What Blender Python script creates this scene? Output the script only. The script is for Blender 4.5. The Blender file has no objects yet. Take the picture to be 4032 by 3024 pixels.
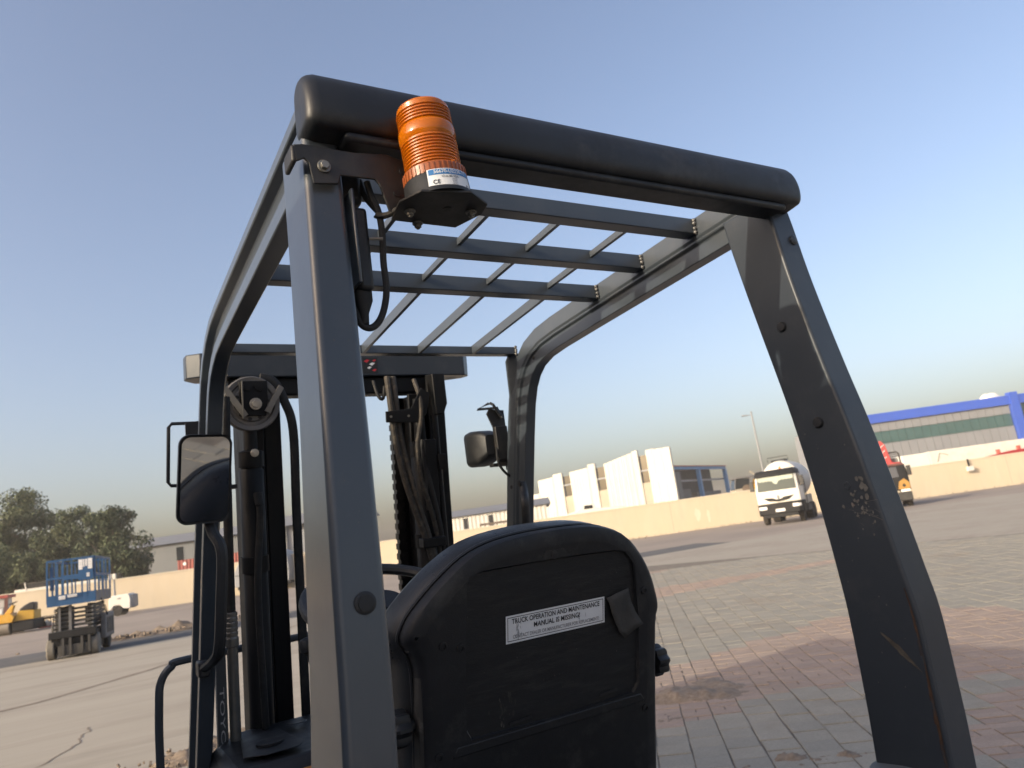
import bpy, math, random
from mathutils import Vector, Matrix, Euler

# ---------------------------------------------------------------- camera, sky, sun, exposure
S = bpy.context.scene
COL = S.collection
R = math.radians
random.seed(11)

CAM = Vector((-.765, -.885, 1.45))
YAW, PITCH, ROLL = R(31.6), R(11.5), R(-8.0)
fw = Vector((math.sin(YAW) * math.cos(PITCH), math.cos(YAW) * math.cos(PITCH), math.sin(PITCH)))
r0 = Vector((math.cos(YAW), -math.sin(YAW), 0))
u0 = r0.cross(fw)
rt = r0 * math.cos(ROLL) + u0 * math.sin(ROLL)
up = -r0 * math.sin(ROLL) + u0 * math.cos(ROLL)
cd = bpy.data.cameras.new('camera')
cam = bpy.data.objects.new('camera', cd)
COL.objects.link(cam)
M = Matrix((rt, up, -fw)).transposed().to_4x4()
M.translation = CAM
cam.matrix_world = M
cd.sensor_width = 36
cd.lens = 2900 / 4032 * 36
cd.clip_start = .02
cd.clip_end = 3000
cd.dof.use_dof = True
cd.dof.focus_distance = 1.22
cd.dof.aperture_fstop = 8.5
S.camera = cam

SUN_EL, SUN_AZ = 17.0, -6.0     # degrees; azimuth counted from the truck's left side towards its front
tosun = Vector((-math.cos(R(SUN_EL)) * math.cos(R(SUN_AZ)), math.cos(R(SUN_EL)) * math.sin(R(SUN_AZ)), math.sin(R(SUN_EL))))
W = bpy.data.worlds.new('World')
S.world = W
W.use_nodes = True
wn = W.node_tree.nodes
sky = wn.new('ShaderNodeTexSky')
sky.sky_type = 'NISHITA'
sky.sun_disc = False
sky.sun_elevation = R(SUN_EL)
sky.sun_rotation = math.atan2(tosun.x, tosun.y)
sky.altitude = 0
sky.air_density = .92
sky.dust_density = 5.0
sky.ozone_density = 0.0
bg = wn['Background']
bg.inputs[1].default_value = .15
tint = wn.new('ShaderNodeVectorMath')          # uniform white balance of the dusty air
tint.operation = 'MULTIPLY'
tint.inputs[1].default_value = (1.0, .98, 1.05)
W.node_tree.links.new(sky.outputs[0], tint.inputs[0])
W.node_tree.links.new(tint.outputs[0], bg.inputs[0])
sl = bpy.data.lights.new('sun', 'SUN')
sl.energy = 2.05
sl.angle = R(.53)
sl.color = (1, .905, .71)
sun = bpy.data.objects.new('sun', sl)
sun.rotation_euler = tosun.to_track_quat('Z', 'Y').to_euler()
sun.location = (-20, 0, 20)
COL.objects.link(sun)
S.view_settings.view_transform = 'Standard'
S.view_settings.look = 'None'
S.view_settings.gamma = 1
S.view_settings.use_curve_mapping = False
S.view_settings.exposure = .92
S.render.engine = 'CYCLES'
S.cycles.use_denoising = True
S.cycles.max_bounces = 6
S.cycles.caustics_reflective = False
S.cycles.caustics_refractive = False


def site(a, b, z=0.0):
    """yard coordinates: a metres to the right of, b metres ahead of where the photographer stands"""
    return Vector((CAM.x + math.cos(YAW) * a + math.sin(YAW) * b, CAM.y - math.sin(YAW) * a + math.cos(YAW) * b, z))


SITE_RZ = -YAW

# ---------------------------------------------------------------- materials
MATS = {}


def mat(name, col, rough=.5, metal=0., var=.12, scale=6., bump=0., bscale=60., col2=None, mix=(.45, .65), rvar=.1,
        spec=.5, coat=0., trans=0., stretch=None, dust=None, dust_amt=.5, dscale=3., emit=None, fine=None):
    m = bpy.data.materials.new(name)
    m.use_nodes = True
    nt = m.node_tree
    N, L = nt.nodes, nt.links
    p = N['Principled BSDF']
    geo = N.new('ShaderNodeNewGeometry')
    src = geo.outputs['Position']
    if stretch:
        mp = N.new('ShaderNodeMapping')
        mp.inputs['Scale'].default_value = stretch
        L.new(src, mp.inputs['Vector'])
        src2 = mp.outputs[0]
    else:
        src2 = src

    def noise(sc, det=5, rgh=.6, s=None):
        n = N.new('ShaderNodeTexNoise')
        n.inputs['Scale'].default_value = sc
        n.inputs['Detail'].default_value = det
        n.inputs['Roughness'].default_value = rgh
        L.new(s or src2, n.inputs['Vector'])
        return n.outputs['Fac']

    def ramp(fac, a, b):
        r = N.new('ShaderNodeMapRange')
        r.inputs['From Min'].default_value = a
        r.inputs['From Max'].default_value = b
        L.new(fac, r.inputs['Value'])
        return r.outputs[0]

    def mixc(f, a, b):
        mx = N.new('ShaderNodeMix')
        mx.data_type = 'RGBA'
        L.new(f, mx.inputs['Factor'])
        for s, i in ((a, 6), (b, 7)):
            if hasattr(s, 'is_linked'):
                L.new(s, mx.inputs[i])
            else:
                mx.inputs[i].default_value = (*s, 1)
        return mx.outputs[2]

    c = tuple(col)
    n1 = noise(scale)
    lo = tuple(x * (1 - var) for x in c)
    hi = tuple(min(1, x * (1 + var)) for x in c)
    out = mixc(ramp(n1, .3, .7), lo, hi)
    if col2:
        out = mixc(ramp(noise(scale * .37, 6, .65), *mix), out, tuple(col2))
    if fine:
        out = mixc(ramp(noise(fine[0], 3, .7), .35, .7), out, tuple(fine[1]))
    if dust:
        d = ramp(noise(dscale, 8, .72), .52, .72)
        mm = N.new('ShaderNodeMath')
        mm.operation = 'MULTIPLY'
        mm.inputs[1].default_value = dust_amt
        L.new(d, mm.inputs[0])
        out = mixc(mm.outputs[0], out, tuple(dust))
    L.new(out, p.inputs['Base Color'])
    rr = N.new('ShaderNodeMapRange')
    rr.inputs['From Min'].default_value = .3
    rr.inputs['From Max'].default_value = .7
    rr.inputs['To Min'].default_value = max(.02, rough - rvar)
    rr.inputs['To Max'].default_value = min(1, rough + rvar)
    L.new(noise(scale * 2.3, 6, .7), rr.inputs['Value'])
    L.new(rr.outputs[0], p.inputs['Roughness'])
    p.inputs['Metallic'].default_value = metal
    p.inputs['Specular IOR Level'].default_value = spec
    p.inputs['Coat Weight'].default_value = coat
    p.inputs['Coat Roughness'].default_value = .28
    p.inputs['Transmission Weight'].default_value = trans
    if bump:
        b = N.new('ShaderNodeBump')
        b.inputs['Strength'].default_value = bump
        b.inputs['Distance'].default_value = .002 if bscale > 20 else .02
        L.new(noise(bscale, 4, .6), b.inputs['Height'])
        L.new(b.outputs[0], p.inputs['Normal'])
    if emit:
        p.inputs['Emission Color'].default_value = (*emit[0], 1)
        p.inputs['Emission Strength'].default_value = emit[1]
    MATS[name] = m
    return m


mat('guard_paint', (.043, .053, .065), .42, var=.06, scale=3, rvar=.06, spec=.3, coat=.85, bump=.05, bscale=220, dust=(.16, .15, .135), dust_amt=.14, dscale=9)
mat('guard_worn', (.034, .042, .054), .42, var=.06, scale=4, rvar=.06, spec=.3, coat=.15, bump=.05, bscale=220, dust=(.16, .15, .14), dust_amt=.10, dscale=16)
mat('rust', (.055, .030, .018), .9, var=.4, scale=60, col2=(.03, .03, .035), mix=(.45, .55))
mat('weld', (.10, .10, .098), .5, metal=.2, var=.3, scale=80, bump=.5, bscale=200)
mat('cover_black', (.011, .0125, .0155), .46, var=.25, scale=5, bump=.12, bscale=500, spec=.4, dust=(.09, .09, .09), dust_amt=.32, dscale=8)
mat('plastic_black', (.010, .011, .013), .5, var=.25, scale=6, bump=.15, bscale=600, dust=(.10, .095, .09), dust_amt=.3, dscale=10)
mat('vinyl', (.016, .017, .019), .34, var=.15, scale=8, bump=.35, bscale=900, dust=(.09, .085, .08), dust_amt=.2, dscale=14)
mat('seat_shell', (.0050, .0058, .0080), .58, var=.3, scale=5, bump=.2, bscale=400, dust=(.085, .08, .072), dust_amt=.34, dscale=12)
mat('seat_panel', (.0052, .0058, .0074), .62, var=.35, scale=3, bump=.25, bscale=90, stretch=(1, 1, 6), dust=(.06, .055, .048), dust_amt=.3, dscale=9)
mat('seat_dusty', (.030, .028, .025), .7, var=.4, scale=9, dust=(.26, .24, .21), dust_amt=.5, dscale=14)
mat('chip', (.105, .105, .102), .8, var=.3, scale=40)
mat('scrape', (.058, .052, .044), .8, var=.35, scale=60)
mat('flap', (.045, .043, .04), .75, var=.25, scale=20, bump=.3, bscale=150)
mat('bracket', (.013, .0125, .0125), .5, var=.25, scale=9, dust=(.07, .06, .05), dust_amt=.4, dscale=9, bump=.1, bscale=300)
mat('rubber', (.012, .012, .012), .72, var=.3, scale=12, bump=.2, bscale=300, dust=(.10, .08, .06), dust_amt=.3, dscale=16)
mat('hose_dusty', (.035, .030, .024), .7, var=.35, scale=40, bump=.3, bscale=200, dust=(.22, .16, .10), dust_amt=.5, dscale=45)
mat('mast_steel', (.005, .0055, .0065), .55, var=.35, scale=7, col2=(.014, .011, .009), spec=.25, mix=(.5, .75), bump=.15, bscale=120, stretch=(3, 3, .4))
mat('chain', (.02, .018, .016), .4, metal=.6, var=.4, scale=50)
mat('steel', (.42, .40, .36), .38, metal=.85, var=.2, scale=30, col2=(.22, .17, .12), mix=(.5, .7))
mat('steel_tube', (.20, .19, .17), .42, metal=.5, var=.2, scale=20)
mat('pulley', (.14, .135, .13), .5, metal=.35, var=.2, scale=20, dust=(.2, .17, .13), dust_amt=.4, dscale=20)
mat('mirror_glass', (.55, .56, .58), .03, metal=1, var=.03, scale=4, rvar=.01)
mat('label_white', (.72, .73, .74), .45, var=.05, scale=20)
mat('label_ink', (.012, .013, .02), .5, var=.05, scale=20)
mat('label_grey', (.22, .22, .24), .5, var=.05, scale=20)
mat('label_blue', (.035, .17, .42), .4, var=.06, scale=20)
mat('label_red', (.45, .02, .03), .4, var=.06, scale=20)
mat('truck_orange', (.62, .24, .02), .4, var=.08, scale=4, coat=.2)
mat('amber_ring', (.40, .11, .03), .35, var=.1, scale=20, trans=.25)
mat('amber', (1.0, .26, .006), .13, var=.03, scale=20, trans=.58, rvar=.03)
mat('amber_core', (.95, .6, .2), .35, var=.1, scale=20)


def glass(name, col, rough=.06):
    mat(name, col, rough, var=.1, scale=.6, rvar=.02, spec=.9)


# setting
mat('ground', (.255, .218, .182), .95, var=.12, scale=.35, col2=(.19, .162, .14), mix=(.45, .6), bump=.5, bscale=8, fine=(14, (.26, .22, .19)))
mat('concrete', (.305, .280, .232), .93, var=.09, scale=.9, col2=(.245, .220, .18), mix=(.46, .62), bump=.3, bscale=9, stretch=(.28, 1.5, 1), fine=(2.2, (.33, .30, .25)))
mat('concrete_joint', (.185, .15, .118), .95, var=.2, scale=3)
mat('asphalt', (.075, .075, .078), .9, var=.15, scale=3, bump=.4, bscale=40, col2=(.10, .098, .095))
mat('paving_far', (.285, .260, .215), .93, var=.10, scale=.8, col2=(.235, .20, .165), mix=(.46, .6), bump=.3, bscale=9, stretch=(1, 1, 1), fine=(5, (.305, .28, .235)))
mat('joint_sand', (.15, .13, .105), .97, var=.25, scale=5)
for i, c in enumerate([(.272, .256, .214), (.252, .240, .204), (.290, .270, .224)]):
    mat('paver_grey%d' % i, c, .9, var=.1, scale=5, bump=.35, bscale=70, dust=(.19, .155, .12), dust_amt=.65, dscale=.9, fine=(60, tuple(x * .8 for x in c)))
for i, c in enumerate([(.300, .236, .194), (.283, .224, .187), (.318, .252, .206)]):
    mat('paver_red%d' % i, c, .9, var=.1, scale=5, bump=.35, bscale=70, dust=(.21, .165, .125), dust_amt=.65, dscale=.9, fine=(60, tuple(x * .82 for x in c)))
mat('sand', (.225, .185, .145), .97, var=.2, scale=4, bump=.6, bscale=25, fine=(30, (.15, .115, .085)))
mat('wall_cream', (.525, .46, .355), .9, var=.08, scale=1.1, stretch=(1, 1, .3), col2=(.50, .435, .325), mix=(.5, .7), bump=.15, bscale=9, fine=(2.0, (.535, .462, .345)))
mat('wall_cap', (.58, .53, .43), .9, var=.06, scale=1)
mat('white_paint', (.66, .655, .62), .42, var=.04, scale=1.2)
mat('white_worn', (.60, .59, .55), .6, var=.08, scale=2, dust=(.45, .40, .33), dust_amt=.4, dscale=1.5)
mat('cladding', (.56, .55, .50), .6, var=.05, scale=.5, col2=(.51, .50, .455), mix=(.5, .7))
mat('cladding_grey', (.22, .235, .26), .55, var=.06, scale=.4)
mat('roof_grey', (.15, .155, .165), .6, var=.06, scale=.4)
mat('wall_grey', (.115, .128, .14), .7, var=.06, scale=.3)
mat('wall_tan', (.34, .31, .25), .8, var=.08, scale=.5)
mat('blue_paint', (.035, .095, .47), .45, var=.06, scale=.4)
mat('shed_blue', (.06, .22, .48), .45, var=.08, scale=.6)
mat('panel_grey', (.205, .218, .238), .5, var=.05, scale=.3)
glass('glass_green', (.045, .10, .105), .12)
glass('glass_dark', (.012, .016, .02), .08)
mat('glass_screen', (.030, .046, .042), .25, var=.1, scale=.6, rvar=.02, spec=.35)
mat('shed_dark', (.025, .028, .033), .8, var=.25, scale=.4)
mat('shed_stock', (.10, .105, .115), .8, var=.2, scale=1.5)
mat('container_red', (.20, .04, .032), .55, var=.12, scale=1.2)
mat('lift_blue', (.016, .075, .19), .45, var=.15, scale=3, dust=(.16, .17, .17), dust_amt=.2, dscale=3)
mat('lift_grey', (.040, .039, .037), .65, var=.3, scale=5, dust=(.13, .12, .10), dust_amt=.4, dscale=4)
mat('lift_pale', (.13, .13, .135), .6, var=.2, scale=5)
mat('tyre', (.022, .021, .02), .85, var=.3, scale=8, dust=(.20, .17, .14), dust_amt=.6, dscale=4)
mat('tyre_pale', (.16, .15, .13), .85, var=.2, scale=8)
mat('rim_white', (.6, .6, .57), .5, var=.1, scale=6)
mat('dark_metal', (.013, .014, .016), .65, var=.25, scale=4, spec=.25)
mat('yellow', (.60, .33, .03), .45, var=.1, scale=3, dust=(.4, .33, .2), dust_amt=.3, dscale=3)
mat('orange_dull', (.30, .16, .025), .5, var=.15, scale=4)
mat('yellow_dark', (.45, .27, .03), .5, var=.1, scale=3)
mat('drum_steel', (.30, .27, .23), .5, metal=.3, var=.15, scale=4)
mat('red_paint', (.30, .025, .03), .45, var=.12, scale=3)
mat('red_dull', (.42, .10, .08), .6, var=.15, scale=4)
mat('brown_frame', (.16, .07, .055), .6, var=.15, scale=4)
mat('headlamp', (.8, .8, .78), .08, var=.05, scale=8, spec=.9)
mat('orange_lamp', (.75, .22, .03), .3, var=.1, scale=6)
mat('curtain', (.36, .40, .35), .9, var=.1, scale=6)
mat('plate_white', (.7, .7, .68), .5, var=.08, scale=6)
mat('tarp', (.78, .77, .72), .8, var=.05, scale=2, bump=.6, bscale=6)
mat('wood', (.13, .10, .075), .9, var=.2, scale=6)
mat('trunk', (.10, .08, .06), .95, var=.25, scale=5)
mat('logo', (.33, .31, .27), .7, var=.1, scale=6)
for nm, c in (('leaf_dark', (.060, .080, .046)), ('leaf_mid', (.088, .110, .062)), ('leaf_light', (.130, .152, .082))):
    mat(nm, c, .75, var=.3, scale=1.3, spec=.25)
    MATS[nm].node_tree.nodes['Principled BSDF'].inputs['Subsurface Weight'].default_value = 0


# ---------------------------------------------------------------- mesh builder
FONT_CACHE = {}


class MB:
    def __init__(s):
        s.v, s.f, s.m = [], [], []

    def add(s, vs, fs, mi=0):
        o = len(s.v)
        s.v += [tuple(v) for v in vs]
        s.f += [tuple(i + o for i in f) for f in fs]
        s.m += [mi] * len(fs)
        return s

    def bx(s, x0, x1, y0, y1, z0, z1, mi=0):
        vs = [(x, y, z) for x in (x0, x1) for y in (y0, y1) for z in (z0, z1)]
        return s.add(vs, [(0, 1, 3, 2), (4, 6, 7, 5), (0, 4, 5, 1), (2, 3, 7, 6), (0, 2, 6, 4), (1, 5, 7, 3)], mi)

    def box(s, c, size, rot=None, mi=0):
        h = Vector(size) / 2
        vs = []
        for x in (-1, 1):
            for y in (-1, 1):
                for z in (-1, 1):
                    p = Vector((x * h.x, y * h.y, z * h.z))
                    if rot is not None:
                        p = rot @ p
                    vs.append(p + Vector(c))
        return s.add(vs, [(0, 1, 3, 2), (4, 6, 7, 5), (0, 4, 5, 1), (2, 3, 7, 6), (0, 2, 6, 4), (1, 5, 7, 3)], mi)

    def beam(s, p0, p1, w, h, mi=0, upv=(0, 0, 1)):
        p0, p1 = Vector(p0), Vector(p1)
        d = (p1 - p0)
        ln = d.length
        d.normalize()
        u = Vector(upv)
        if abs(d.dot(u)) > .98:
            u = Vector((0, 1, 0))
        sd = d.cross(u).normalized()
        u = sd.cross(d)
        rot = Matrix((sd, d, u)).transposed()
        return s.box((p0 + p1) / 2, (w, ln, h), rot, mi)

    def cyl(s, p0, p1, r0_, r1_=None, n=16, mi=0, caps=True):
        r1_ = r0_ if r1_ is None else r1_
        p0, p1 = Vector(p0), Vector(p1)
        d = (p1 - p0).normalized()
        a = d.orthogonal().normalized()
        b = d.cross(a)
        vs = []
        for p, r in ((p0, r0_), (p1, r1_)):
            for i in range(n):
                t = 2 * math.pi * i / n
                vs.append(p + (a * math.cos(t) + b * math.sin(t)) * r)
        fs = [(i, (i + 1) % n, n + (i + 1) % n, n + i) for i in range(n)]
        if caps:
            fs += [tuple(range(n - 1, -1, -1)), tuple(range(n, 2 * n))]
        return s.add(vs, fs, mi)

    def lathe(s, prof, org=(0, 0, 0), axis=(0, 0, 1), n=32, mi=0, caps=True):
        d = Vector(axis).normalized()
        a = d.orthogonal().normalized()
        b = d.cross(a)
        org = Vector(org)
        vs = []
        for r, h in prof:
            for i in range(n):
                t = 2 * math.pi * i / n
                vs.append(org + d * h + (a * math.cos(t) + b * math.sin(t)) * r)
        fs = []
        for k in range(len(prof) - 1):
            fs += [(k * n + i, k * n + (i + 1) % n, (k + 1) * n + (i + 1) % n, (k + 1) * n + i) for i in range(n)]
        if caps:
            fs += [tuple(range(n - 1, -1, -1)), tuple(range((len(prof) - 1) * n, len(prof) * n))]
        return s.add(vs, fs, mi)

    def tube(s, pts, r, n=8, mi=0, closed=False, flat=None, smooth=True):
        P = [Vector(p) for p in pts]
        if smooth and len(P) > 2:
            Q = []
            m = len(P)
            rng = range(m) if closed else range(m - 1)
            for i in rng:
                g = lambda j: P[j % m] if closed else P[max(0, min(m - 1, j))]
                a0, a1, a2, a3 = g(i - 1), g(i), g(i + 1), g(i + 2)
                for k in range(6):
                    t = k / 6
                    Q.append(.5 * ((2 * a1) + (a2 - a0) * t + (2 * a0 - 5 * a1 + 4 * a2 - a3) * t * t + (3 * a1 - a0 - 3 * a2 + a3) * t ** 3))
            if not closed:
                Q.append(P[-1])
            P = Q
        m = len(P)
        a = None
        vs = []
        for i in range(m):
            if closed:
                d = (P[(i + 1) % m] - P[i - 1]).normalized()
            else:
                d = (P[min(i + 1, m - 1)] - P[max(i - 1, 0)]).normalized()
            if a is None:
                a = d.orthogonal().normalized() if flat is None else (Vector(flat) - d * d.dot(Vector(flat))).normalized()
            else:
                a = (a - d * a.dot(d)).normalized()
            b = d.cross(a)
            ra, rb = (r, r) if not isinstance(r, tuple) else r
            for k in range(n):
                t = 2 * math.pi * (k + .5) / n
                vs.append(P[i] + a * math.cos(t) * ra + b * math.sin(t) * rb)
        fs = []
        for i in range(m if closed else m - 1):
            j = (i + 1) % m
            fs += [(i * n + k, i * n + (k + 1) % n, j * n + (k + 1) % n, j * n + k) for k in range(n)]
        if not closed:
            fs += [tuple(range(n - 1, -1, -1)), tuple(range((m - 1) * n, m * n))]
        return s.add(vs, fs, mi)

    def loft(s, secs, mi=0, caps=True):
        n = len(secs[0])
        vs = [p for sec in secs for p in sec]
        fs = []
        for i in range(len(secs) - 1):
            fs += [(i * n + k, i * n + (k + 1) % n, (i + 1) * n + (k + 1) % n, (i + 1) * n + k) for k in range(n)]
        if caps:
            fs += [tuple(range(n - 1, -1, -1)), tuple(range((len(secs) - 1) * n, len(secs) * n))]
        return s.add(vs, fs, mi)

    def prism(s, poly, off, mi=0):
        off = Vector(off)
        return s.loft([[Vector(p) for p in poly], [Vector(p) + off for p in poly]], mi)

    def quad(s, a, b, c, d, mi=0):
        return s.add([a, b, c, d], [(0, 1, 2, 3)], mi)

    def text(s, txt, size, org, xd, yd, mi=0, align='CENTER', sx=1.0, bold=0.):
        cu = bpy.data.curves.new('t', 'FONT')
        cu.body = txt
        cu.size = size
        cu.align_x = align
        cu.resolution_u = 3
        cu.offset = size * bold
        ob = bpy.data.objects.new('t', cu)
        me = ob.to_mesh()
        org, xd, yd = Vector(org), Vector(xd).normalized(), Vector(yd).normalized()
        vs = [org + xd * v.co.x * sx + yd * v.co.y for v in me.vertices]
        fs = [tuple(p.vertices) for p in me.polygons]
        ob.to_mesh_clear()
        bpy.data.objects.remove(ob)
        bpy.data.curves.remove(cu)
        return s.add(vs, fs, mi)

    def xf(s, m):
        s.v = [tuple(m @ Vector(v)) for v in s.v]
        return s

    def build(s, name, mats, parent=None, bevel=0., seg=2, smooth=True, angle=35, link=True):
        me = bpy.data.meshes.new(name)
        me.from_pydata(s.v, [], s.f)
        for k in (mats if isinstance(mats, (list, tuple)) else [mats]):
            me.materials.append(MATS[k])
        me.polygons.foreach_set('material_index', s.m)
        import bmesh
        bm = bmesh.new()
        bm.from_mesh(me)
        bmesh.ops.recalc_face_normals(bm, faces=bm.faces)
        bm.to_mesh(me)
        bm.free()
        if smooth:
            me.polygons.foreach_set('use_smooth', [True] * len(me.polygons))
            me.set_sharp_from_angle(angle=R(angle))
        o = bpy.data.objects.new(name, me)
        if link:
            COL.objects.link(o)
        if parent is not None:
            o.parent = parent
        if bevel:
            b = o.modifiers.new('bevel', 'BEVEL')
            b.width = bevel
            b.segments = seg
            b.limit_method = 'ANGLE'
            b.angle_limit = R(40)
        return o


def tag(o, label=None, cat=None, group=None, kind=None):
    if label:
        o['label'] = label
    if cat:
        o['category'] = cat
    if group:
        o['group'] = group
    if kind:
        o['kind'] = kind
    return o


def thing(name, label, cat, loc=(0, 0, 0), rz=0., group=None):
    o = bpy.data.objects.new(name, None)
    o.empty_display_size = .2
    o.location = loc
    o.rotation_euler = (0, 0, rz)
    COL.objects.link(o)
    return tag(o, label, cat, group)


def copy_tree(o, parent=None):
    c = o.copy()
    COL.objects.link(c)
    if parent is not None:
        c.parent = parent
    for ch in list(o.children):
        copy_tree(ch, c)
    return c

# ---------------------------------------------------------------- the ground
def sheet(name, poly, z, m, parent=None, kind='structure'):
    o = MB().add([(x, y, z) for x, y in poly], [tuple(range(len(poly)))]).build(name, m, parent, smooth=False)
    return tag(o, kind=kind)


sheet('ground', [(-900, -900), (900, -900), (900, 900), (-900, 900)], -.05, 'ground')
yard = sheet('concrete_yard', [(-30, -14), (.9, -14), (.9, 2.4), (9.2, 21.6), (-2, 22.1), (-30, 23.4)], -.012, 'concrete')
sheet('asphalt_strip', [(-30, 23.4), (-2, 22.1), (9.2, 21.6), (22, 21.0), (23, 24.2), (8, 25.0), (-3, 26.6), (-30, 28.5)], -.020, 'asphalt')
paving = sheet('paving', [(.9, -14), (60, -14), (40, 22), (22, 21.0), (9.2, 21.6), (.9, 2.4)], -.016, 'paving_far')
sheet('paving_bed', [(.95, -4), (9, -4), (17, 7), (14, 17), (8, 17), (1.1, 2.5)], -.007, 'joint_sand')


def strip(name, pts, w, z, m, parent):
    b = MB()
    vs = []
    for i, (x, y) in enumerate(pts):
        a = Vector(pts[max(i - 1, 0)])
        c = Vector(pts[min(i + 1, len(pts) - 1)])
        n = Vector((-(c - a).y, (c - a).x)).normalized()
        ww = w * random.uniform(.6, 1.3)
        vs += [(x + n.x * ww, y + n.y * ww, z), (x - n.x * ww, y - n.y * ww, z)]
    b.add(vs, [(2 * i, 2 * i + 1, 2 * i + 3, 2 * i + 2) for i in range(len(pts) - 1)])
    return b.build(name, m, parent, smooth=False)


def wiggle(p, q, n, amp):
    return [(p[0] + (q[0] - p[0]) * i / n + random.uniform(-amp, amp), p[1] + (q[1] - p[1]) * i / n + random.uniform(-amp, amp)) for i in range(n + 1)]


strip('slab_joint', wiggle((-6, 11.2), (-1.32, 12.9), 14, .05) + wiggle((-1.1, 13.1), (6.5, 21.4), 40, .05), .075, -.008, 'concrete_joint', yard)
strip('slab_joint', wiggle((-9, 21.5), (-.3, 20.5), 24, .05), .05, -.008, 'concrete_joint', yard)
strip('crack', wiggle((-.62, 9.4), (-.8, 8.3), 12, .035) + wiggle((-.85, 8.2), (-1.3, 7.2), 10, .03), .009, -.008, 'concrete_joint', yard)


def inside(p, poly):
    x, y = p
    c = False
    j = len(poly) - 1
    for i in range(len(poly)):
        xi, yi = poly[i]
        xj, yj = poly[j]
        if (yi > y) != (yj > y) and x < (xj - xi) * (y - yi) / (yj - yi) + xi:
            c = not c
        j = i
    return c


RED = [[(2.3, 4.5), (3.6, 4.95), (4.9, 5.05), (6.9, 5.1), (7.65, 4.4), (7.8, 3.9), (7.5, 3.2), (6.5, 2.65), (5.1, 2.25), (4.55, 2.5), (4.4, 3.0), (3.85, 3.5), (3.35, 3.35), (2.5, 3.4)],
       [(5.2, 2.1), (4.35, 2.1), (3.6, 1.85), (3.15, 1.6), (3.5, 1.1), (5.6, 1.3)],
       [(7.7, 9.6), (8.4, 9.8), (10.1, 9.65), (13.2, 9.3), (13.2, 10.0), (11.4, 10.3), (9.7, 11.2), (8.2, 11.3)],
       [(11.2, 14.2), (13.2, 14.6), (15.5, 15.2), (15.5, 16.4), (11.5, 16.4)]]
PAVE = [(1.0, -3.5), (8.8, -3.5), (16.8, 7), (13.8, 16.8), (8.2, 16.8), (1.2, 2.55)]
EU, EV = Vector((math.cos(R(51)), math.sin(R(51)), 0)), Vector((math.sin(R(51)), -math.cos(R(51)), 0))


def to_px(p):
    d = Vector(p) - CAM
    z = d.dot(fw)
    if z < .05:
        return None
    return 2016 + 2900 * d.dot(rt) / z, 1512 - 2900 * d.dot(up) / z, z


PW, PL = .212, .206
pav = []
for ci in range(-40, 70):
    for ri in range(-20, 95):
        v = ci * PW
        u = ri * PL + (ci % 2) * PL * .5
        p = EU * u + EV * v
        if not inside((p.x, p.y), PAVE):
            continue
        red = any(inside((p.x + random.uniform(-.06, .06), p.y + random.uniform(-.06, .06)), q) for q in RED)
        q = to_px((p.x, p.y, 0))
        vis = bool(q and -60 < q[0] < 4090 and q[1] < 3080)
        dist = (p - CAM).length
        if not vis and dist > 9:
            continue
        if red:                                    # the red bands are laid in half length bricks
            for sg in (-1, 1):
                if random.random() < .8:
                    pav.append((dist + sg * .001, p + EU * (sg * PL / 4), 1, vis, q))
                else:
                    for sv in (-1, 1):
                        pav.append((dist + sg * .001, p + EU * (sg * PL / 4) + EV * (sv * PW / 4), 2, vis, q))
        else:
            pav.append((dist, p, 0, vis, q))


def paver_geo(b, p, lw, ll, h, mi, tilt):
    a, c = EU * (ll / 2), EV * (lw / 2)
    ch = .0022
    tz = [h + tilt[0], h + tilt[1], h - tilt[0], h - tilt[1]]
    sg = [(1, 1), (1, -1), (-1, -1), (-1, 1)]
    vs = []
    for (i, j), z in zip(sg, tz):
        q = p + a * i + c * j
        vs.append((q.x, q.y, z - ch))
    for (i, j), z in zip(sg, tz):
        q = p + a * (i - i * ch / (ll / 2)) + c * (j - j * ch / (lw / 2))
        vs.append((q.x, q.y, z))
    for (i, j) in sg:
        q = p + a * i + c * j
        vs.append((q.x, q.y, -.045))
    b.add(vs, [(4, 5, 6, 7), (0, 1, 5, 4), (1, 2, 6, 5), (2, 3, 7, 6), (3, 0, 4, 7), (8, 9, 1, 0), (9, 10, 2, 1), (10, 11, 3, 2), (11, 8, 0, 3)], mi)


def sees(q):
    # open ground to the right of the seat, outside the rear post
    if not q or not (2610 < q[0] < 4032 and q[1] < 3024):
        return False
    xl = 2865 + (q[1] - 960) * .30
    xr = 3090 + (q[1] - 850) * .37
    return not (xl < q[0] < xr - 20)


pav.sort(key=lambda t: t[0])
single, rest = [], []
for t in pav:
    (single if (len(single) < 300 and sees(t[4])) else rest).append(t)
PM = ['paver_grey0', 'paver_grey1', 'paver_grey2', 'paver_red0', 'paver_red1', 'paver_red2']
shared = {}
def pdim(red):
    return (PW / 2 if red == 2 else PW), (PL / 2 if red else PL)


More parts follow.
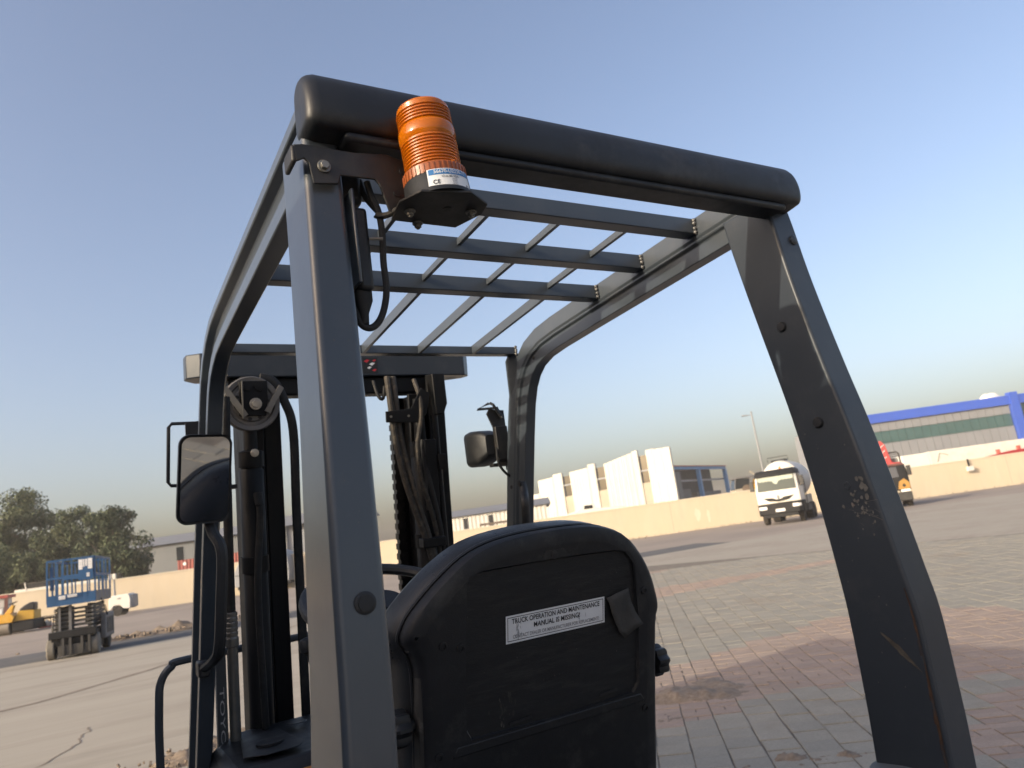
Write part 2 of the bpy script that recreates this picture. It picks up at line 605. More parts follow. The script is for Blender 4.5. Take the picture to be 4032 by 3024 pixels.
for k in range(9):
    for h in range(3):
        b = MB()
        pw, pl_ = pdim(k // 3)
        paver_geo(b, Vector((0, 0, 0)), pw - .008 - .002 * h, pl_ - .005, 0, 0, (random.uniform(-.001, .001), random.uniform(-.001, .001)))
        shared[k, h] = b.build('paver', PM[k if k < 6 else k - 3], link=False, smooth=False).data
for dist, p, red, vis, q in single:
    k = 3 * red + random.choice((0, 0, 1, 1, 2))
    o = bpy.data.objects.new('paver', shared[k, random.randrange(3)])
    o.location = (p.x + random.uniform(-.003, .003), p.y + random.uniform(-.003, .003), random.uniform(-.004, .003))
    o.rotation_euler = (0, 0, random.uniform(-.012, .012))
    COL.objects.link(o)
    o.parent = paving
b = MB()
for dist, p, red, vis, q in rest:
    k = (3 if red else 0) + random.choice((0, 0, 1, 1, 2))
    paver_geo(b, p + Vector((random.uniform(-.003, .003), random.uniform(-.003, .003), 0)), pdim(red)[0] - .009, pdim(red)[1] - .005, random.uniform(-.003, .003), k, (random.uniform(-.002, .002), random.uniform(-.002, .002)))
tag(b.build('pavers', PM, paving, smooth=False), kind='stuff')


def hnoise(x, y, s):
    from mathutils import noise
    return noise.fractal(Vector((x * s, y * s, s)), 1.0, 2.0, 5)


def mound(name, c, rx, ry, h, m, rot=0., n=44, rough=.5, base=-.02, ns=3., label=None, kind='stuff'):
    b = MB()
    vs = []
    for i in range(n + 1):
        for j in range(n + 1):
            u, v = i / n * 2 - 1, j / n * 2 - 1
            x = c[0] + u * rx * math.cos(rot) - v * ry * math.sin(rot)
            y = c[1] + u * rx * math.sin(rot) + v * ry * math.cos(rot)
            e = max(0, 1 - (u * u + v * v) ** .5)
            z = base + h * e ** .7 * (1 - rough + rough * 1.6 * (hnoise(x, y, ns) + .35)) + (.25 * h * hnoise(x, y, ns * 5) if e > 0 else 0) - (.03 if e <= 0.02 else 0)
            vs.append((x, y, z))
    fs = [(i * (n + 1) + j, (i + 1) * (n + 1) + j, (i + 1) * (n + 1) + j + 1, i * (n + 1) + j + 1) for i in range(n) for j in range(n)]
    o = b.add(vs, fs).build(name, m, angle=80)
    return tag(o, label, None, None, kind)


tag(mound('sand_patch', (3.25, 3.95), .95, .6, .060, 'sand', rot=.3, rough=1.0, base=-.026, ns=2.4), 'brown sand blown over the red pavers beside the seat', kind='stuff')
tag(mound('sand_patch', (2.72, 2.28), .42, .18, .05, 'sand', rot=-.6, rough=1.0, base=-.024, ns=6), 'small smear of dark sand across grey pavers', kind='stuff')
tag(mound('rubble_ridge', (2.3, 25.6), 2.9, .55, .20, 'sand', rot=-.10, rough=.8, ns=2.2), 'low ridge of broken earth along the dark asphalt strip', kind='stuff')
tag(mound('dirt_heap', (.55, 6.35), .85, .42, .16, 'sand', rot=-.15, rough=.8, ns=3.5), 'heap of loose brown earth beside the fork carriage', kind='stuff')
b = MB()
for i in range(420):
    a = random.random()
    if a < .6:
        x, y = .55 + random.gauss(0, .5), 6.3 + random.gauss(0, .26)
        s = random.uniform(.006, .028)
    else:
        x, y = 2.3 + random.gauss(0, 1.6), 25.5 + random.gauss(0, .28)
        s = random.uniform(.02, .075)
    rot = Euler((random.random() * 6, random.random() * 6, random.random() * 6)).to_matrix()
    b.box((x, y, s * .4 + (.05 if a > .6 else .02)), (s * 1.6, s, s * .8), rot)
tag(b.build('stones', 'sand', smooth=False), 'scattered stones on the earth heaps', kind='stuff')

# ---------------------------------------------------------------- boundary wall
def wall(label, p0, p1, h, extra=()):
    p0, p1 = Vector(p0), Vector(p1)
    w0, w1 = site(*p0), site(*p1)
    d = w1 - w0
    rz = math.atan2(d.y, d.x)
    t = thing('boundary_wall', label, 'wall', w0, rz)
    L = d.length
    MB().bx(0, L, 0, .22, -.06, h - .07).build('wall_body', 'wall_cream', t)
    MB().bx(-.01, L + .01, -.035, .255, h - .07, h).build('coping', 'wall_cap', t)
    return t, L


wl, Ll = wall('cream boundary wall behind the yellow roller and blue scissor lift', (-50, 48.6), (-21.05, 54.45), 2.27)
wr, Lr = wall('long cream boundary wall behind the two trucks', (-21.0, 54.6), (78, 60.2), 2.34)
for x in (14.5, 31.5, 44, 58):
    MB().bx(x, x + .03, -.004, .1, 0, 2.25).build('movement_joint', 'wall_tan', wr)
b = MB()
for k in range(200):
    x = random.uniform(8, 70)
    s_ = random.uniform(.015, .05) * (2.2 if random.random() < .06 else 1)
    p = (x, random.uniform(-.35, .0), s_ * .2)
    b.box(p, (s_ * 1.8, s_, s_), Euler((random.random(), random.random(), random.random() * 6)).to_matrix())
b.xf(Matrix.Translation(wr.location) @ Matrix.Rotation(wr.rotation_euler.z, 4, 'Z'))
tag(b.build('wall_foot_debris', 'sand', smooth=False), 'earth and debris along the foot of the long cream wall', kind='stuff')
for x, w_, h0 in ((33.5, .22, 1.1), (34.3, .12, .8)):
    pts_ = []
    for k in range(14):
        a_ = k / 14 * 6.283
        pts_.append((x + w_ * math.cos(a_) * random.uniform(.6, 1.2), -.003, h0 + .5 * math.sin(a_) * random.uniform(.6, 1.2)))
    MB().prism(pts_, (0, .003, 0)).build('render_patch', 'wall_cap', wr, smooth=False)
lampw = thing('wall_lamp', 'white bulkhead lamp hanging on the cream wall below the white trailer', 'lamp', site(33.8, 57.55, 0), SITE_RZ)
MB().bx(-.05, .05, -.06, .0, 1.7, 2.36).build('stem', 'dark_metal', lampw)
MB().bx(-.28, .24, -.28, -.0, 1.42, 1.80).build('housing', 'white_worn', lampw, bevel=.06)

# ---------------------------------------------------------------- buildings
def corrugated(b, x0, x1, y, z0, z1a, z1b, pitch=.5, depth=.06, mi=0, thick=.25):
    """a ribbed sheet panel: front face at y, top sloping from z1a to z1b"""
    n = max(2, int(round((x1 - x0) / pitch)))
    top, bot = [], []
    for i in range(n * 4 + 1):
        x = x0 + (x1 - x0) * i / (n * 4)
        ph = i % 4
        yy = y - (depth if ph in (1, 2) else 0)
        z = z1a + (z1b - z1a) * i / (n * 4)
        bot.append((x, yy, z0))
        top.append((x, yy, z))
    k = len(top)
    back = [(x0, y + thick, z0), (x1, y + thick, z0), (x1, y + thick, z1b), (x0, y + thick, z1a)]
    vs = bot + top + back
    o = 2 * k
    fs = [(i, i + 1, k + i + 1, k + i) for i in range(k - 1)]
    fs += [(o, o + 1, o + 2, o + 3), (0, k, o + 3, o), (k - 1, o + 1, o + 2, 2 * k - 1)]
    fs += [tuple([k + i for i in range(k)] + [o + 2, o + 3])]
    b.add(vs, fs, mi)


# blue and grey office block on the right
bb = thing('office_block', 'grey clad block with royal blue fascia and green glass band', 'building', site(48.5, 110), SITE_RZ)
MB().bx(0, 75, .3, 22, -.05, 11.5).build('wall', 'cladding_grey', bb)
MB().bx(-.25, 75.2, -.35, 1.0, 10.25, 11.6).build('fascia', 'blue_paint', bb)
for x in (-.2, 24.3, 50, 74.4):
    MB().bx(x, x + 1.2, -.62, .35, -.05, 12.0 if x > 20 else 11.55).build('column', 'blue_paint', bb)
for x0, x1 in ((1.1, 24.2), (25.6, 49.9), (51.3, 74.3)):
    n = int((x1 - x0) / 1.2)
    for z0, z1, m in ((8.95, 10.2, 'panel_grey'), (7.15, 8.9, 'glass_green'), (4.9, 7.1, 'panel_grey'), (2.6, 4.85, 'panel_grey')):
        if x0 > 25 and x0 < 50:
            m = 'glass_green' if z0 < 8.9 or True else m
        if x0 > 50:
            continue
        for i in range(n):
            xa = x0 + (x1 - x0) * i / n
            xb = x0 + (x1 - x0) * (i + 1) / n
            if m == 'glass_green':
                MB().bx(xa + .02, xb - .02, .1, .28, z0, z1).build('pane', m, bb, smooth=False)
            else:
                MB().bx(xa + .025, xb - .025, 0 + random.uniform(0, .02), .28, z0, z1).build('panel', m, bb, smooth=False)
tp = MB()
tp.lathe([(.1, 1.0), (1.3, .85), (2.1, .35), (2.3, 0)], (0, 0, 0), n=20)
tp.v = [(x * (1 + .1 * math.sin(3 * y)) * 1.15, y * .5, z * .75 * (1 + .22 * math.sin(4.0 * x + 1) + .12 * math.sin(9 * x))) for x, y, z in tp.v]
tag(tp.build('tarpaulin', 'tarp', angle=60), 'bunched white tarpaulin on the edge of the blue roofline', 'tarpaulin').location = site(71.4, 111.6, 11.55)

# white trailer beyond the wall
tr = thing('box_trailer', 'long white box trailer behind the cream wall with a dark chevron mark', 'trailer', site(31.2, 62), SITE_RZ)
MB().bx(0, 2.2, 0, 2.4, 1.0, 3.42).build('front_section', 'white_paint', tr, bevel=.03)
MB().bx(2.23, 16, -.06, 2.4, 1.0, 3.46).build('body', 'white_worn', tr, bevel=.03)
MB().bx(.5, 15, .4, 2.0, .55, 1.0).build('chassis', 'dark_metal', tr)
for x in (2.0, 12.2, 13.5):
    MB().cyl((x, .25, .48), (x, .6, .48), .48, n=18).build('wheel', 'tyre', tr)
mk = MB()
mk.beam((2.75, -.075, 2.55), (3.05, -.075, 3.25), .02, .12, upv=(0, -1, 0)).beam((3.05, -.075, 3.25), (3.75, -.075, 3.0), .02, .12, upv=(0, -1, 0))
mk.build('mark', 'logo', tr)
rm = thing('red_boom', 'low red machine boom showing above the wall at far right', 'machine', site(36.6, 61), SITE_RZ)
MB().prism([(0, 0, 2.3), (9, 0, 2.3), (9, 0, 2.78), (3.0, 0, 2.62)], (0, .5, 0)).build('boom', 'red_paint', rm, bevel=.03)
MB().bx(.5, 8, .1, .4, 0, 2.3).build('chassis', 'dark_metal', rm)
for x, h in ((1.9, 2.85), (3.6, 2.95), (4.6, 3.3)):
    MB().bx(x, x + .22, .1, .35, 2.5, h).build('fitting', 'red_dull' if h < 3.3 else 'dark_metal', rm)

# hall of white ribbed screens with dark slots
hall = thing('ribbed_hall', 'tall white hall of ribbed metal screens stepping up to the right', 'building', site(25.2, 127), SITE_RZ + R(-39))
# local x runs from the near right corner back to the far left, negative
sc = [(-33.2, -29.5, 8.7, 8.6), (-29.4, -25.7, 11.1, 11.25), (-25.6, -23.5, 11.65, 11.75), (-21.6, -17.4, 11.55, 11.75), (-17.3, -15.7, 12.25, 12.3)]
sc += [(-13.7 + k * 1.02, -12.72 + k * 1.02, 11.85 + k * .17, 11.9 + k * .17) for k in range(6)] + [(-7.55, -6.4, 13.0, 13.05)]
sc += [(-4.7, -3.2, 12.75, 12.8), (-3.15, -1.6, 12.65, 12.65), (-1.55, 0, 12.6, 12.55)]
for x0, x1, za, zb in sc:
    b = MB()
    corrugated(b, x0, x1, 0, -.05, za, zb, pitch=.62, depth=.09, thick=.5)
    b.build('screen', 'cladding', hall, smooth=False)
for x0, x1, h in ((-23.45, -21.65, 11.0), (-15.65, -13.75, 11.4), (-6.35, -4.75, 12.0)):
    MB().bx(x0 - .05, x1 + .05, .25, .6, -.05, 7.2).build('slot_wall', 'wall_tan', hall)
    MB().bx(x0 - .05, x1 + .05, .4, .6, 7.2, 9.2).build('slot_window', 'glass_dark', hall)
    MB().bx(x0 - .05, x1 + .05, .2, .6, 9.2, 9.45).build('slot_transom', 'cladding_grey', hall)
    MB().bx(x0 - .05, x1 + .05, .4, .6, 9.45, h).build('slot_window', 'glass_dark', hall)
MB().bx(-33, -.05, 1.05, 2.4, -.05, 8.2).build('core', 'wall_grey', hall)

# open blue shed to its right
sh = thing('open_shed', 'open sided shed with bright blue steel frame right of the white hall', 'building', site(24.0, 127.0), SITE_RZ + R(57))
MB().bx(2.6, 31.0, -.2, .3, 8.75, 9.25).build('eave_beam', 'shed_blue', sh)
MB().bx(2.6, 31.2, -.4, 3.6, 9.27, 9.42).build('roof', 'red_dull', sh)
for x in (15.0, 30.2):
    MB().bx(x, x + .7, -.35, .35, -.05, 8.75).build('column', 'shed_blue', sh)
MB().bx(2.6, 31, 3.2, 3.5, -.05, 9.2).build('back_wall', 'shed_dark', sh)
MB().bx(2.6, 31, .5, .7, 6.6, 6.95).build('rail', 'panel_grey', sh)
MB().bx(3, 13, 1.2, 3, -.05, 5.3).build('stock', 'shed_stock', sh)
MB().bx(16, 29.5, 1.2, 3, -.05, 4.6).build('stock', 'shed_stock', sh)

# low cream warehouse
wh = thing('warehouse', 'long low cream warehouse with grey roof behind the mast', 'building', site(-14.5, 110), SITE_RZ)
b = MB()
corrugated(b, 0, 17, 0, -.05, 5.15, 5.3, pitch=.6, depth=.05, thick=.3)
b.build('wall', 'cladding', wh, smooth=False)
MB().prism([(-.3, -.5, 5.15), (-.3, 8, 6.4), (-.3, 16, 5.15)], (18, 0, .12)).build('roof', 'roof_grey', wh, smooth=False)
for x in (4.6, 8.35):
    f = MB().bx(x, x + .62, -.09, .05, 3.3, 4.8).build('window', 'glass_dark', wh)
    MB().bx(x - .07, x + .69, -.12, -.08, 3.2, 3.28).build('sill', 'panel_grey', wh, bevel=.005).parent = f
rack = thing('timber_rack', 'brown timber rack standing against the cream warehouse', 'rack', site(-7.4, 107), SITE_RZ)
MB().bx(0, 5, 0, .3, 3.35, 3.65).build('beam', 'wood', rack)
for x in (0, .7, 1.5, 2.4, 3.4, 4.6):
    MB().bx(x, x + .14, 0, .3, -.05, 3.35).build('post', 'wood', rack)
bp_ = thing('blue_pump', 'small blue hood with a chimney just above the wall', 'machine', site(-9.1, 66), SITE_RZ)
MB().prism([(-.7, 0, -.05), (.75, 0, -.05), (.75, 0, 2.55), (.35, 0, 3.0), (-.05, 0, 3.05), (-.7, 0, 2.75)], (0, 1.2, 0)).build('hood', 'lift_blue', bp_, bevel=.04)
MB().cyl((0, .5, 3.0), (0, .5, 3.35), .11).build('chimney', 'dark_metal', bp_)

# grey workshop behind the trees, with the pale end bay seen between the mast and the post
gb = thing('workshop', 'grey workshop with dark window beside the trees', 'building', site(-52, 95), SITE_RZ)
MB().bx(0, 20.5, 0, 16, -.05, 6.4).build('wall', 'wall_grey', gb)
MB().prism([(-.4, -.6, 6.35), (-.4, 8, 7.9), (-.4, 16.6, 6.35)], (21.4, 0, 0)).build('roof', 'roof_grey', gb, smooth=False)
for x in (1.6, 6.7, 12):
    MB().bx(x, x + .85, -.06, .1, 4.1, 5.8).build('window', 'glass_dark', gb)
eb = thing('white_annex', 'white ribbed annex with grey roof above the parked van', 'building', site(-30.5, 80), SITE_RZ)
b = MB()
corrugated(b, 0, 4.2, 0, -.05, 5.6, 5.72, pitch=.42, depth=.05, thick=.3)
b.build('wall', 'cladding', eb, smooth=False)
MB().bx(4.2, 12, .4, 10, -.05, 5.9).build('side_bay', 'cladding_grey', eb)
MB().prism([(-.3, -.7, 5.62), (-.3, 4, 7.0), (-.3, 9, 5.62)], (13, 0, .25)).build('roof', 'roof_grey', eb, smooth=False)

ct = thing('shipping_container', 'red shipping container with white emblem beyond the left wall', 'container', site(-30.0, 63), SITE_RZ)
b = MB()
corrugated(b, 0, 6, 0, .6, 3.22, 3.22, pitch=.3, depth=.04, thick=2.4)
b.build('body', 'container_red', ct, smooth=False)
MB().lathe([(.04, 0), (.14, .0), (.14, .02), (.04, .02)], (.62, -.05, 2.88), (0, -1, 0), n=16).build('emblem', 'label_white', ct)
MB().bx(.2, 5.8, .2, 2.2, -.05, .6).build('plinth', 'dark_metal', ct)

# pickup and low loader roofs behind the wall in front of the hall
pk = thing('pickup', 'white pickup roof showing over the wall below the white hall', 'vehicle', site(4.4, 66), SITE_RZ)
MB().prism([(-1.6, 0, .5), (3.9, 0, .5), (3.9, 0, 2.62), (1.4, 0, 2.78), (1.25, 0, 3.15), (.25, 0, 3.22), (-.35, 0, 2.72), (-1.6, 0, 2.5)], (0, 2.0, 0)).build('body', 'white_paint', pk, bevel=.06)
MB().prism([(.35, 0, 2.80), (1.15, 0, 2.80), (1.12, 0, 3.08), (.42, 0, 3.12)], (0, -.02, 0)).build('window', 'glass_dark', pk)
for x in (-.7, 2.7):
    MB().cyl((x, .0, .45), (x, .3, .45), .45, n=18).build('wheel', 'tyre', pk)

# telehandler behind the wall beside the truck
bh = thing('backhoe', 'dusty backhoe cab with yellow arm over the wall left of the white truck', 'machine', site(20.6, 75), SITE_RZ)
MB().bx(.1, 1.9, 0, 2.2, .7, 2.9).build('body', 'wall_tan', bh, bevel=.08)
MB().prism([(.0, 0, 2.85), (1.5, 0, 2.85), (1.75, 0, 3.75), (.35, 0, 3.85)], (0, 1.6, 0)).build('cab_glass', 'glass_dark', bh)
MB().bx(.2, 2.1, -.1, 1.7, 3.85, 4.0).build('cab_roof', 'lift_pale', bh, bevel=.03)
for x in (.05, 1.55):
    MB().beam((x, -.03, 2.85), (x + .2, -.03, 3.88), .1, .1).build('cab_post', 'lift_pale', bh)
MB().beam((2.0, .4, 2.3), (2.35, .4, 3.6), .3, .4).build('arm', 'yellow', bh)
for x in (.3, 1.8):
    MB().cyl((x, -.05, .75), (x, .4, .75), .75, n=20).build('wheel', 'tyre', bh)
MB().cyl((1.2, -.15, 2.75), (1.2, .2, 2.75), .42, n=18).build('wheel', 'wood', bh)

lp = thing('street_lamp', 'tall thin street lamp behind the white truck', 'lamp post', site(28.55, 90), SITE_RZ)
MB().cyl((0, 0, -.05), (0, 0, 12.2), .16, .09, n=10).build('pole', 'panel_grey', lp)
MB().beam((0, 0, 11.75), (-1.1, 0, 11.78), .07, .07).build('arm', 'panel_grey', lp)
MB().bx(-1.25, -.55, -.12, .12, 11.7, 11.85).build('lamp_head', 'panel_grey', lp, bevel=.03)

wc = thing('flatbed', 'white flatbed body with dark headboard over the wall behind the roller', 'vehicle', site(-42.5, 61), SITE_RZ + R(8))
MB().bx(0, 6.5, 0, 2, 1.9, 2.62).build('bed', 'white_worn', wc, bevel=.03)
MB().bx(1.0, 3.2, -.05, .1, 2.62, 2.95).build('headboard', 'dark_metal', wc)
MB().beam((.9, 0, 2.5), (.8, 0, 3.1), .08, .08).build('post', 'white_worn', wc)
MB().beam((.8, 0, 3.0), (3.6, 0, 3.05), .06, .06).build('rail', 'lift_grey', wc)
MB().bx(.3, 6, .2, 1.8, -.05, 1.9).build('chassis', 'dark_metal', wc)


# site cabin parked on the forklift's left, outside the picture; its shadow lies over the truck and the pavers
cb = thing('site_cabin', 'grey steel site cabin beside the forklift, just outside the picture on the left', 'cabin', (-2.2, -2.45, -.012), R(90))
b = MB()
corrugated(b, 0, 6.0, 0, .12, 2.40, 2.40, pitch=.28, depth=.03, thick=2.35)
b.build('walls', 'cladding_grey', cb, smooth=False)
MB().bx(-.04, 6.04, -.05, 2.4, 2.40, 2.46).build('roof', 'roof_grey', cb, bevel=.01)
MB().bx(0, 6.0, -.02, 2.35, .0, .12).build('base_rail', 'dark_metal', cb)
MB().bx(1.0, 1.9, -.06, -.03, .15, 2.15).build('door', 'panel_grey', cb, bevel=.01)
MB().bx(3.2, 4.4, -.06, -.03, 1.0, 1.9).build('window', 'glass_dark', cb, bevel=.01)


# ---------------------------------------------------------------- trees
def tree(label, a, b_, clumps, n, leaf, mats, trunk_h, seed):
    rnd = random.Random(seed)
    t = thing('tree', label, 'tree', site(a, b_), SITE_RZ, 'trees beyond the left wall')
    b = MB()
    lim = MB()
    lim.cyl((0, 0, -.1), (0, 0, trunk_h), .34, .2, n=10)
    tot = sum(c[3] * c[4] * c[5] for c in clumps)
    for (x, y, z, rx, ry, rz) in clumps:
        lim.cyl((0, 0, trunk_h * .8), (x * .85, y * .85, z - rz * .3), .16, .05, n=6)
        for k in range(4):
            th, ph = rnd.uniform(0, 6.28), rnd.uniform(-.4, 1.2)
            lim.cyl((x * .7, y * .7, z - rz * .35), (x + rx * .75 * math.cos(th) * math.cos(ph), y + ry * .75 * math.sin(th), z + rz * .75 * math.sin(ph)), .06, .02, n=5)
        # sub clumps on the shell of each main clump
        subs = []
        for k in range(16):
            th, cz = rnd.uniform(0, 6.283), rnd.uniform(-.8, 1)
            s_ = (1 - cz * cz) ** .5
            rr = rnd.uniform(.55, 1.02)
            subs.append((x + rx * s_ * math.cos(th) * rr, y + ry * s_ * math.sin(th) * rr, z + rz * cz * rr, rnd.uniform(.28, .5) * (rx + rz) / 2, rnd.choice((0, 0, 1, 1, 2))))
        m = int(n * rx * ry * rz / tot)
        for k in range(m):
            sx, sy, sz, sr, tone = rnd.choice(subs)
            d = Vector((rnd.gauss(0, 1), rnd.gauss(0, 1), rnd.gauss(0, .8)))
            d = d.normalized() * sr * rnd.random() ** .4
            p = Vector((sx, sy, sz)) + d
            s = leaf * rnd.uniform(.6, 1.4)
            rot = Euler((rnd.uniform(-1.2, 1.2), rnd.uniform(-1.2, 1.2), rnd.uniform(0, 6.28))).to_matrix()
            q = [p + rot @ Vector(v) for v in ((-s, 0, 0), (0, -s * .5, .02), (s, 0, 0), (0, s * .5, .02))]
            mi = tone if rnd.random() < .75 else rnd.randrange(3)
            b.add(q, [(0, 1, 2, 3)], mi)
    b.build('crown', mats, t, smooth=False)
    lim.build('trunk', 'trunk', t)
    return t


LV = ['leaf_dark', 'leaf_mid', 'leaf_light']
tree('large dark tree at the left edge, tallest of the row', -49.5, 72, [(0, 0, 8.6, 3.4, 3, 3.2), (-2.5, 0, 6.0, 3.2, 3, 3.2), (2.2, -.4, 5.4, 2.9, 2.6, 2.9), (-1, .5, 3.5, 3.6, 2.6, 2.2), (2.6, 0, 8.4, 1.5, 1.5, 1.5)], 30000, .135, LV, 4.5, 1)
tree('rounded dark green tree behind the blue scissor lift', -42.6, 70, [(0.6, 0, 7.4, 2.4, 2.2, 2.1), (-2.0, -.5, 5.4, 2.2, 2, 2.2), (1.9, -.3, 5.0, 2.3, 2, 2.4), (0, .2, 3.2, 3.2, 2.2, 2.0)], 26000, .13, LV, 4.0, 2)
tree('loose leafed tree at the right end of the tree row', -37.0, 66, [(0, 0, 6.6, 1.7, 1.6, 2.1), (-1.3, 0, 5.0, 1.9, 1.7, 2.0), (1.6, -.2, 4.2, 1.9, 1.7, 2.0), (.2, 0, 3.0, 2.6, 1.8, 1.7)], 13000, .155, ['leaf_dark', 'leaf_dark', 'leaf_mid'], 3.4, 3)
tree('low olive green tree in front of the row left of the lift', -45.6, 64, [(-.8, 0, 4.2, 2.4, 2, 1.9), (1.8, 0, 3.6, 2.0, 1.8, 1.7), (-3.2, 0, 3.4, 1.8, 1.6, 1.5)], 17000, .13, ['leaf_mid', 'leaf_mid', 'leaf_light'], 2.5, 4)
tree('dark tree filling the gap behind the olive one', -54.5, 74, [(0, 0, 5.5, 3.2, 2.8, 3.4), (3, 0, 4, 3, 2.5, 2.6)], 14000, .15, LV, 3.0, 5)

hz = MB().bx(-420, 420, -420, 420, -1.05, 14.2).build('haze', 'tarp', smooth=False)
tag(hz, 'pale dusty haze in the air', kind='stuff')
hm = bpy.data.materials.new('haze')
hm.use_nodes = True
hm.node_tree.nodes.clear()
ho = hm.node_tree.nodes.new('ShaderNodeOutputMaterial')
hv = hm.node_tree.nodes.new('ShaderNodeVolumePrincipled')
hv.inputs['Color'].default_value = (.93, .90, .88, 1)
hv.inputs['Density'].default_value = .0007
hv.inputs['Anisotropy'].default_value = 0
hm.node_tree.links.new(hv.outputs[0], ho.inputs['Volume'])
hz.data.materials.clear()
hz.data.materials.append(hm)

# ---------------------------------------------------------------- machines in the yard
def wheel(parent, c, r, w, axis=(1, 0, 0), tyre='tyre', rim='rim_white'):
    ax = Vector(axis).normalized()
    c = Vector(c)
    t = MB().lathe([(r * .55, -w / 2), (r * .9, -w / 2), (r, -w * .36), (r, w * .36), (r * .9, w / 2), (r * .55, w / 2)], c, ax, n=28).build('wheel', tyre, parent)
    MB().lathe([(.02, -w * .3), (r * .5, -w * .42), (r * .57, -w * .47), (r * .57, w * .47), (r * .5, w * .42), (.02, w * .3)], c, ax, n=24).build('rim', rim, t)
    for k in range(6):
        d = ax.orthogonal().normalized()
        d = Matrix.Rotation(k * math.pi / 3, 3, ax) @ d
        MB().cyl(c + d * r * .3 - ax * w * .46, c + d * r * .3 + ax * w * .46, r * .05, n=6).build('wheel_nut', 'dark_metal', t)
    return t


def scissor_lift(label, loc, rz):
    t = thing('scissor_lift', label, 'scissor lift', loc, rz)
    hw, ln = .66, 2.35
    # base
    MB().bx(-hw + .04, hw - .04, .1, ln - .1, .32, .62).build('chassis', 'dark_metal', t, bevel=.02)
    MB().bx(-hw, hw, .0, .16, .52, .70).build('bumper', 'dark_metal', t, bevel=.015)
    MB().bx(-hw + .25, hw - .25, .02, .1, .08, .34).build('axle_guard', 'lift_grey', t)
    MB().bx(-hw + .1, hw - .1, .25, ln - .3, .12, .33).build('belly', 'dark_metal', t)
    for x in (-.30, -.1, .22, .42):
        MB().bx(x, x + .07, -.015, .06, .1, .52).build('rib', 'lift_grey', t)
    for x in (-hw + .05, hw - .1):
        for y in (.30, ln - .32):
            wheel(t, (x + .02 * (1 if x > 0 else -1), y, .27), .27, .22, tyre='tyre_pale' if y < 1 else 'tyre', rim='lift_grey')
    MB().bx(hw - .02, hw + .14, .75, ln - .1, .33, .98).build('side_box', 'lift_pale', t, bevel=.03)
    for k in range(3):
        MB().bx(hw + .141, hw + .155, .95 + k * .42, 1.22 + k * .42, .45, .86).build('door', 'lift_grey', t)
    MB().bx(-hw - .10, -hw + .02, .75, ln - .1, .36, .86).build('side_box', 'lift_grey', t, bevel=.03)
    # folded scissor arms
    z = .70
    for k in range(6):
        zz = z + k * .105
        for sx in (-1, 1):
            MB().beam((sx * (hw - .16), .18, zz), (sx * (hw - .16), ln - .2, zz + .05), .06, .085).build('scissor_arm', 'lift_grey', t, bevel=.006)
            MB().beam((sx * (hw - .24), .18, zz + .05), (sx * (hw - .24), ln - .2, zz), .06, .085).build('scissor_arm', 'dark_metal', t, bevel=.006)
            MB().cyl((sx * (hw - .12), .2, zz), (sx * (hw - .30), .2, zz), .035, n=10).build('pin', 'steel', t)
        MB().bx(-hw + .16, hw - .16, .16, .23, zz - .03, zz + .03).build('cross_tube', 'lift_grey', t)
    MB().bx(-.12, -.04, .10, .18, .2, 1.33).build('ladder_rail', 'lift_pale', t)
    MB().bx(-.40, -.34, .10, .15, .35, 1.33).build('ladder_rail', 'lift_pale', t)
    MB().bx(.18, .30, .9, 1.6, .75, 1.25).build('cylinder_cover', 'lift_grey', t)
    # platform
    MB().bx(-hw, hw, -.05, ln + .15, 1.34, 1.42).build('platform_floor', 'lift_grey', t)
    for y0, y1 in ((-.07, -.03), (ln + .13, ln + .17)):
        MB().bx(-hw - .01, hw + .01, y0, y1, 1.34, 1.62).build('toe_board', 'lift_blue', t)
    MB().bx(-hw - .02, -hw + .01, -.03, ln + .13, 1.34, 1.62).build('toe_board', 'lift_blue', t)
    MB().bx(hw - .01, hw + .02, -.03, ln + .13, 1.34, 1.62).build('toe_board', 'lift_pale', t)
    zr = 2.50
    for sx in (-1, 1):
        for y in (-.04, .55, 1.15, 1.75, ln + .12):
            MB().bx(sx * hw - .025, sx * hw + .025, y - .025, y + .025, 1.42, zr).build('rail_post', 'lift_blue', t)
        for zz in (zr, 2.05):
            MB().beam((sx * hw, -.05, zz), (sx * hw, ln + .15, zz), .05, .05).build('guard_rail', 'lift_blue', t)
    for y in (-.05, ln + .14):
        for x in (-.42, -.22, .02, .3, .45):
            MB().bx(x - .02, x + .02, y - .02, y + .02, 1.5, zr).build('rail_post', 'lift_blue', t)
        for zz in (zr, 2.05):
            MB().beam((-hw, y, zz), (hw, y, zz), .05, .05).build('guard_rail', 'lift_blue', t)
    MB().bx(.20, .62, -.09, -.06, 1.93, 2.50).build('sign_board', 'lift_blue', t)
    MB().bx(-.2, .2, -.085, -.06, 1.98, 2.1).build('sign_board', 'lift_blue', t)
    for x0, x1, z0, z1 in ((.22, .33, 2.2, 2.46), (.345, .38, 2.26, 2.46), (.40, .46, 2.28, 2.46), (.48, .60, 2.2, 2.47), (.44, .52, 2.0, 2.1), (-.34, -.16, 1.50, 1.59), (-.10, .16, 1.53, 1.60)):
        b = MB().bx(x0, x1, -.098, -.091, z0, z1, 0)
        for q in range(3):
            zz = z0 + (z1 - z0) * (q + .7) / 4
            b.bx(x0 + .012, x1 - .012, -.1005, -.0985, zz, zz + .006, 1)
        b.build('sticker', ['label_white', 'label_grey'], t, smooth=False)
    MB().bx(-.6, -.5, -.02, .12, 1.75, 2.35).build('control_box', 'lift_blue', t, bevel=.02)
    MB().bx(.45, .62, .2, .42, 2.1, 2.38).build('control_panel', 'dark_metal', t, bevel=.02)
